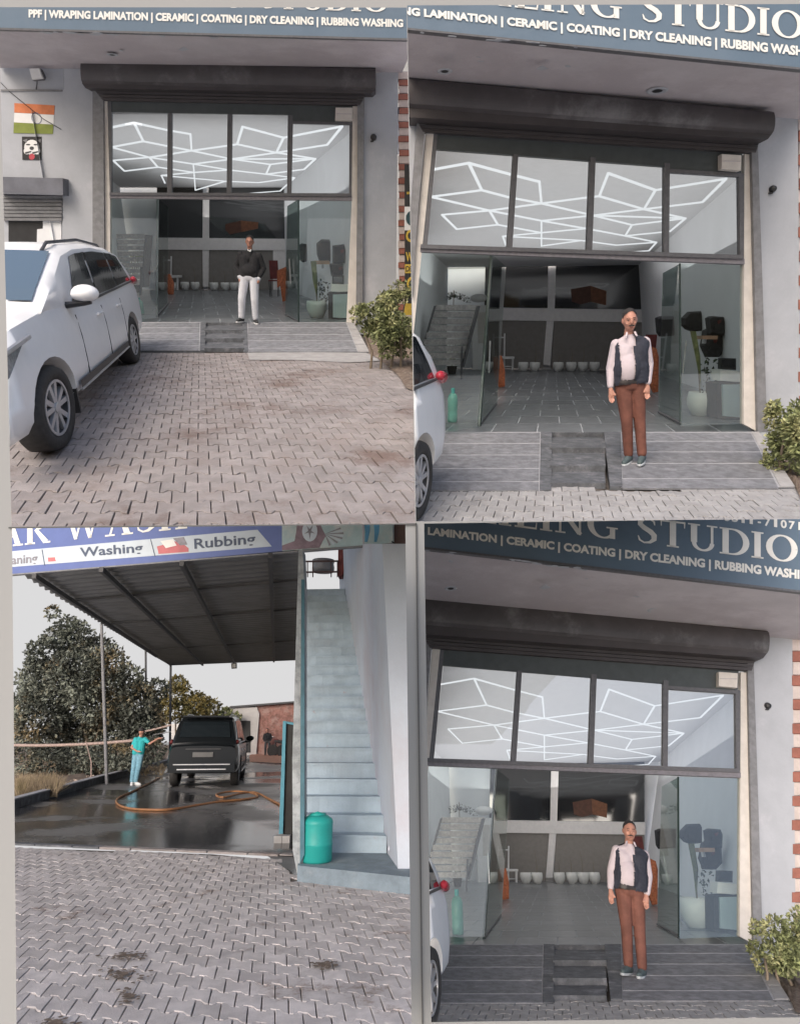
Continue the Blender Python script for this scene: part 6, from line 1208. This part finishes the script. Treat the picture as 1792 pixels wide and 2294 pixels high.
# ------------------------------------------------------------------ the white sheet behind the four views
shd = 90.
def wpt(p, Y): return V(((p[0] - CX) / F * Y, Y, -(p[1] - CY) / F * Y))
def flat_world(name, pts, Y, m, kind=None, th=.2):
    a = [wpt(p, Y) for p in pts]; n = len(a); vs = a + [p + V((0, th, 0)) for p in a]
    me = bpy.data.meshes.new(name); me.from_pydata([tuple(v) for v in vs], [], [tuple(range(n))] + [tuple(reversed(range(n, 2 * n)))] + [(i, (i + 1) % n, n + (i + 1) % n, n + i) for i in range(n)]); me.materials.append(m); me.update()
    o = bpy.data.objects.new(name, me); SC.collection.objects.link(o)
    if kind: o['kind'] = kind
    return o
M_paper = mat('white_paper', (.295, .298, .30), .9, var=.01, scale=.05, bscale=1)
tag(flat_world('paper_sheet', [(-400, -400), (2200, -400), (2200, 2700), (-400, 2700)], shd, M_paper), 'large white paper sheet behind the four mounted views', 'paper')
M_bounce = mat('pale_bounce_plane', (.55, .54, .52), .9, var=.05, scale=.05, bscale=1)
gm = bpy.data.meshes.new('ground'); gm.from_pydata([(-260, -300, -96), (260, -300, -96), (260, 91, -96), (-260, 91, -96)], [], [(0, 1, 2, 3)]); gm.materials.append(M_bounce)  # added out-of-view plane that bounces light up into the soffits
go_ = bpy.data.objects.new('ground', gm); SC.collection.objects.link(go_); go_['kind'] = 'structure'
M_sky = glow('overcast_sky', (.49, .487, .49), 1.0)
flat_world('sky', [(28, 1184), (908, 1175), (922, 2300), (38, 2300)], 80, M_sky, 'structure', .05)
M_line = mat('print_line_grey', (.10, .10, .10), .9)
tag(flat_world('dark_print_line', [(930.5, 1172), (933.5, 1172), (948.5, 2320), (945.5, 2320)], shd - .3, M_line), 'thin dark upright paper edge between the two lower prints', 'paper edge')
tag(flat_world('dark_print_line', [(20, 1180.5), (932, 1172.5), (932, 1175.5), (20, 1184)], shd - .3, M_line), 'thin dark level paper edge between the two left prints', 'paper edge')  # dark strip stands in for the shadow line between the left prints

# ------------------------------------------------------------------ each view ends at the edge of its print
import numpy as np
bpy.context.view_layer.update()
def trim(S):
    q = [V(((p[0] - CX) / F, 1, -(p[1] - CY) / F)) for p in S.quad]; pl = []
    cen = sum(q, V()) / 4
    for i in range(4):
        n = q[i].cross(q[(i + 1) % 4]).normalized()
        if n.dot(cen) < 0: n = -n
        pl.append(n)                                # inside: n . p > 0
    dead = []
    for o in S.objs:
        if o.type != 'MESH': continue
        me = o.data; k = len(me.vertices)
        if not k: continue
        co = np.empty(k * 3); me.vertices.foreach_get('co', co); co = co.reshape(-1, 3)
        M = np.array(o.matrix_world); wc = co @ M[:3, :3].T + M[:3, 3]
        cut = []
        out = False
        for n in pl:
            d = wc @ np.array(n)
            if d.max() <= 0: out = True; break
            if d.min() < 0: cut.append(n)
        if out: dead.append(o); continue
        if cut:
            if me.users > 1: o.data = me = me.copy()
            bm = bmesh.new(); bm.from_mesh(me); inv = o.matrix_world.inverted(); R3 = o.matrix_world.to_3x3().transposed(); pc = inv @ V((0, 0, 0))
            for n in cut:
                g = bm.verts[:] + bm.edges[:] + bm.faces[:]
                r = bmesh.ops.bisect_plane(bm, geom=g, dist=1e-6, plane_co=pc, plane_no=R3 @ n, clear_inner=True, clear_outer=False)
                ed = [e for e in r['geom_cut'] if isinstance(e, bmesh.types.BMEdge)]
                if len(bm.faces) < 4000 and ed and o.get('kind') != 'stuff':
                    try: bmesh.ops.holes_fill(bm, edges=[e for e in ed if e.is_valid and e.is_boundary], sides=0)
                    except Exception: pass
            if not bm.faces: dead.append(o)
            bm.to_mesh(me); bm.free()
    ds = set(dead)
    for o in dead:
        for c in list(o.children):
            if c not in ds: c.parent = o.parent; c.matrix_world = c.matrix_world
    for o in dead:
        S.objs.remove(o); bpy.data.objects.remove(o)
    again = True
    while again:
        again = False
        for o in list(S.objs):
            if o.type == 'EMPTY' and not o.children: S.objs.remove(o); bpy.data.objects.remove(o); again = True
for S_ in (TL, TR, BL, BR): trim(S_)

for o in bpy.data.objects:
    if o.get('label') and not 4 <= len(o['label'].split()) <= 16: print('LABEL', len(o['label'].split()), o.name, o['label'])
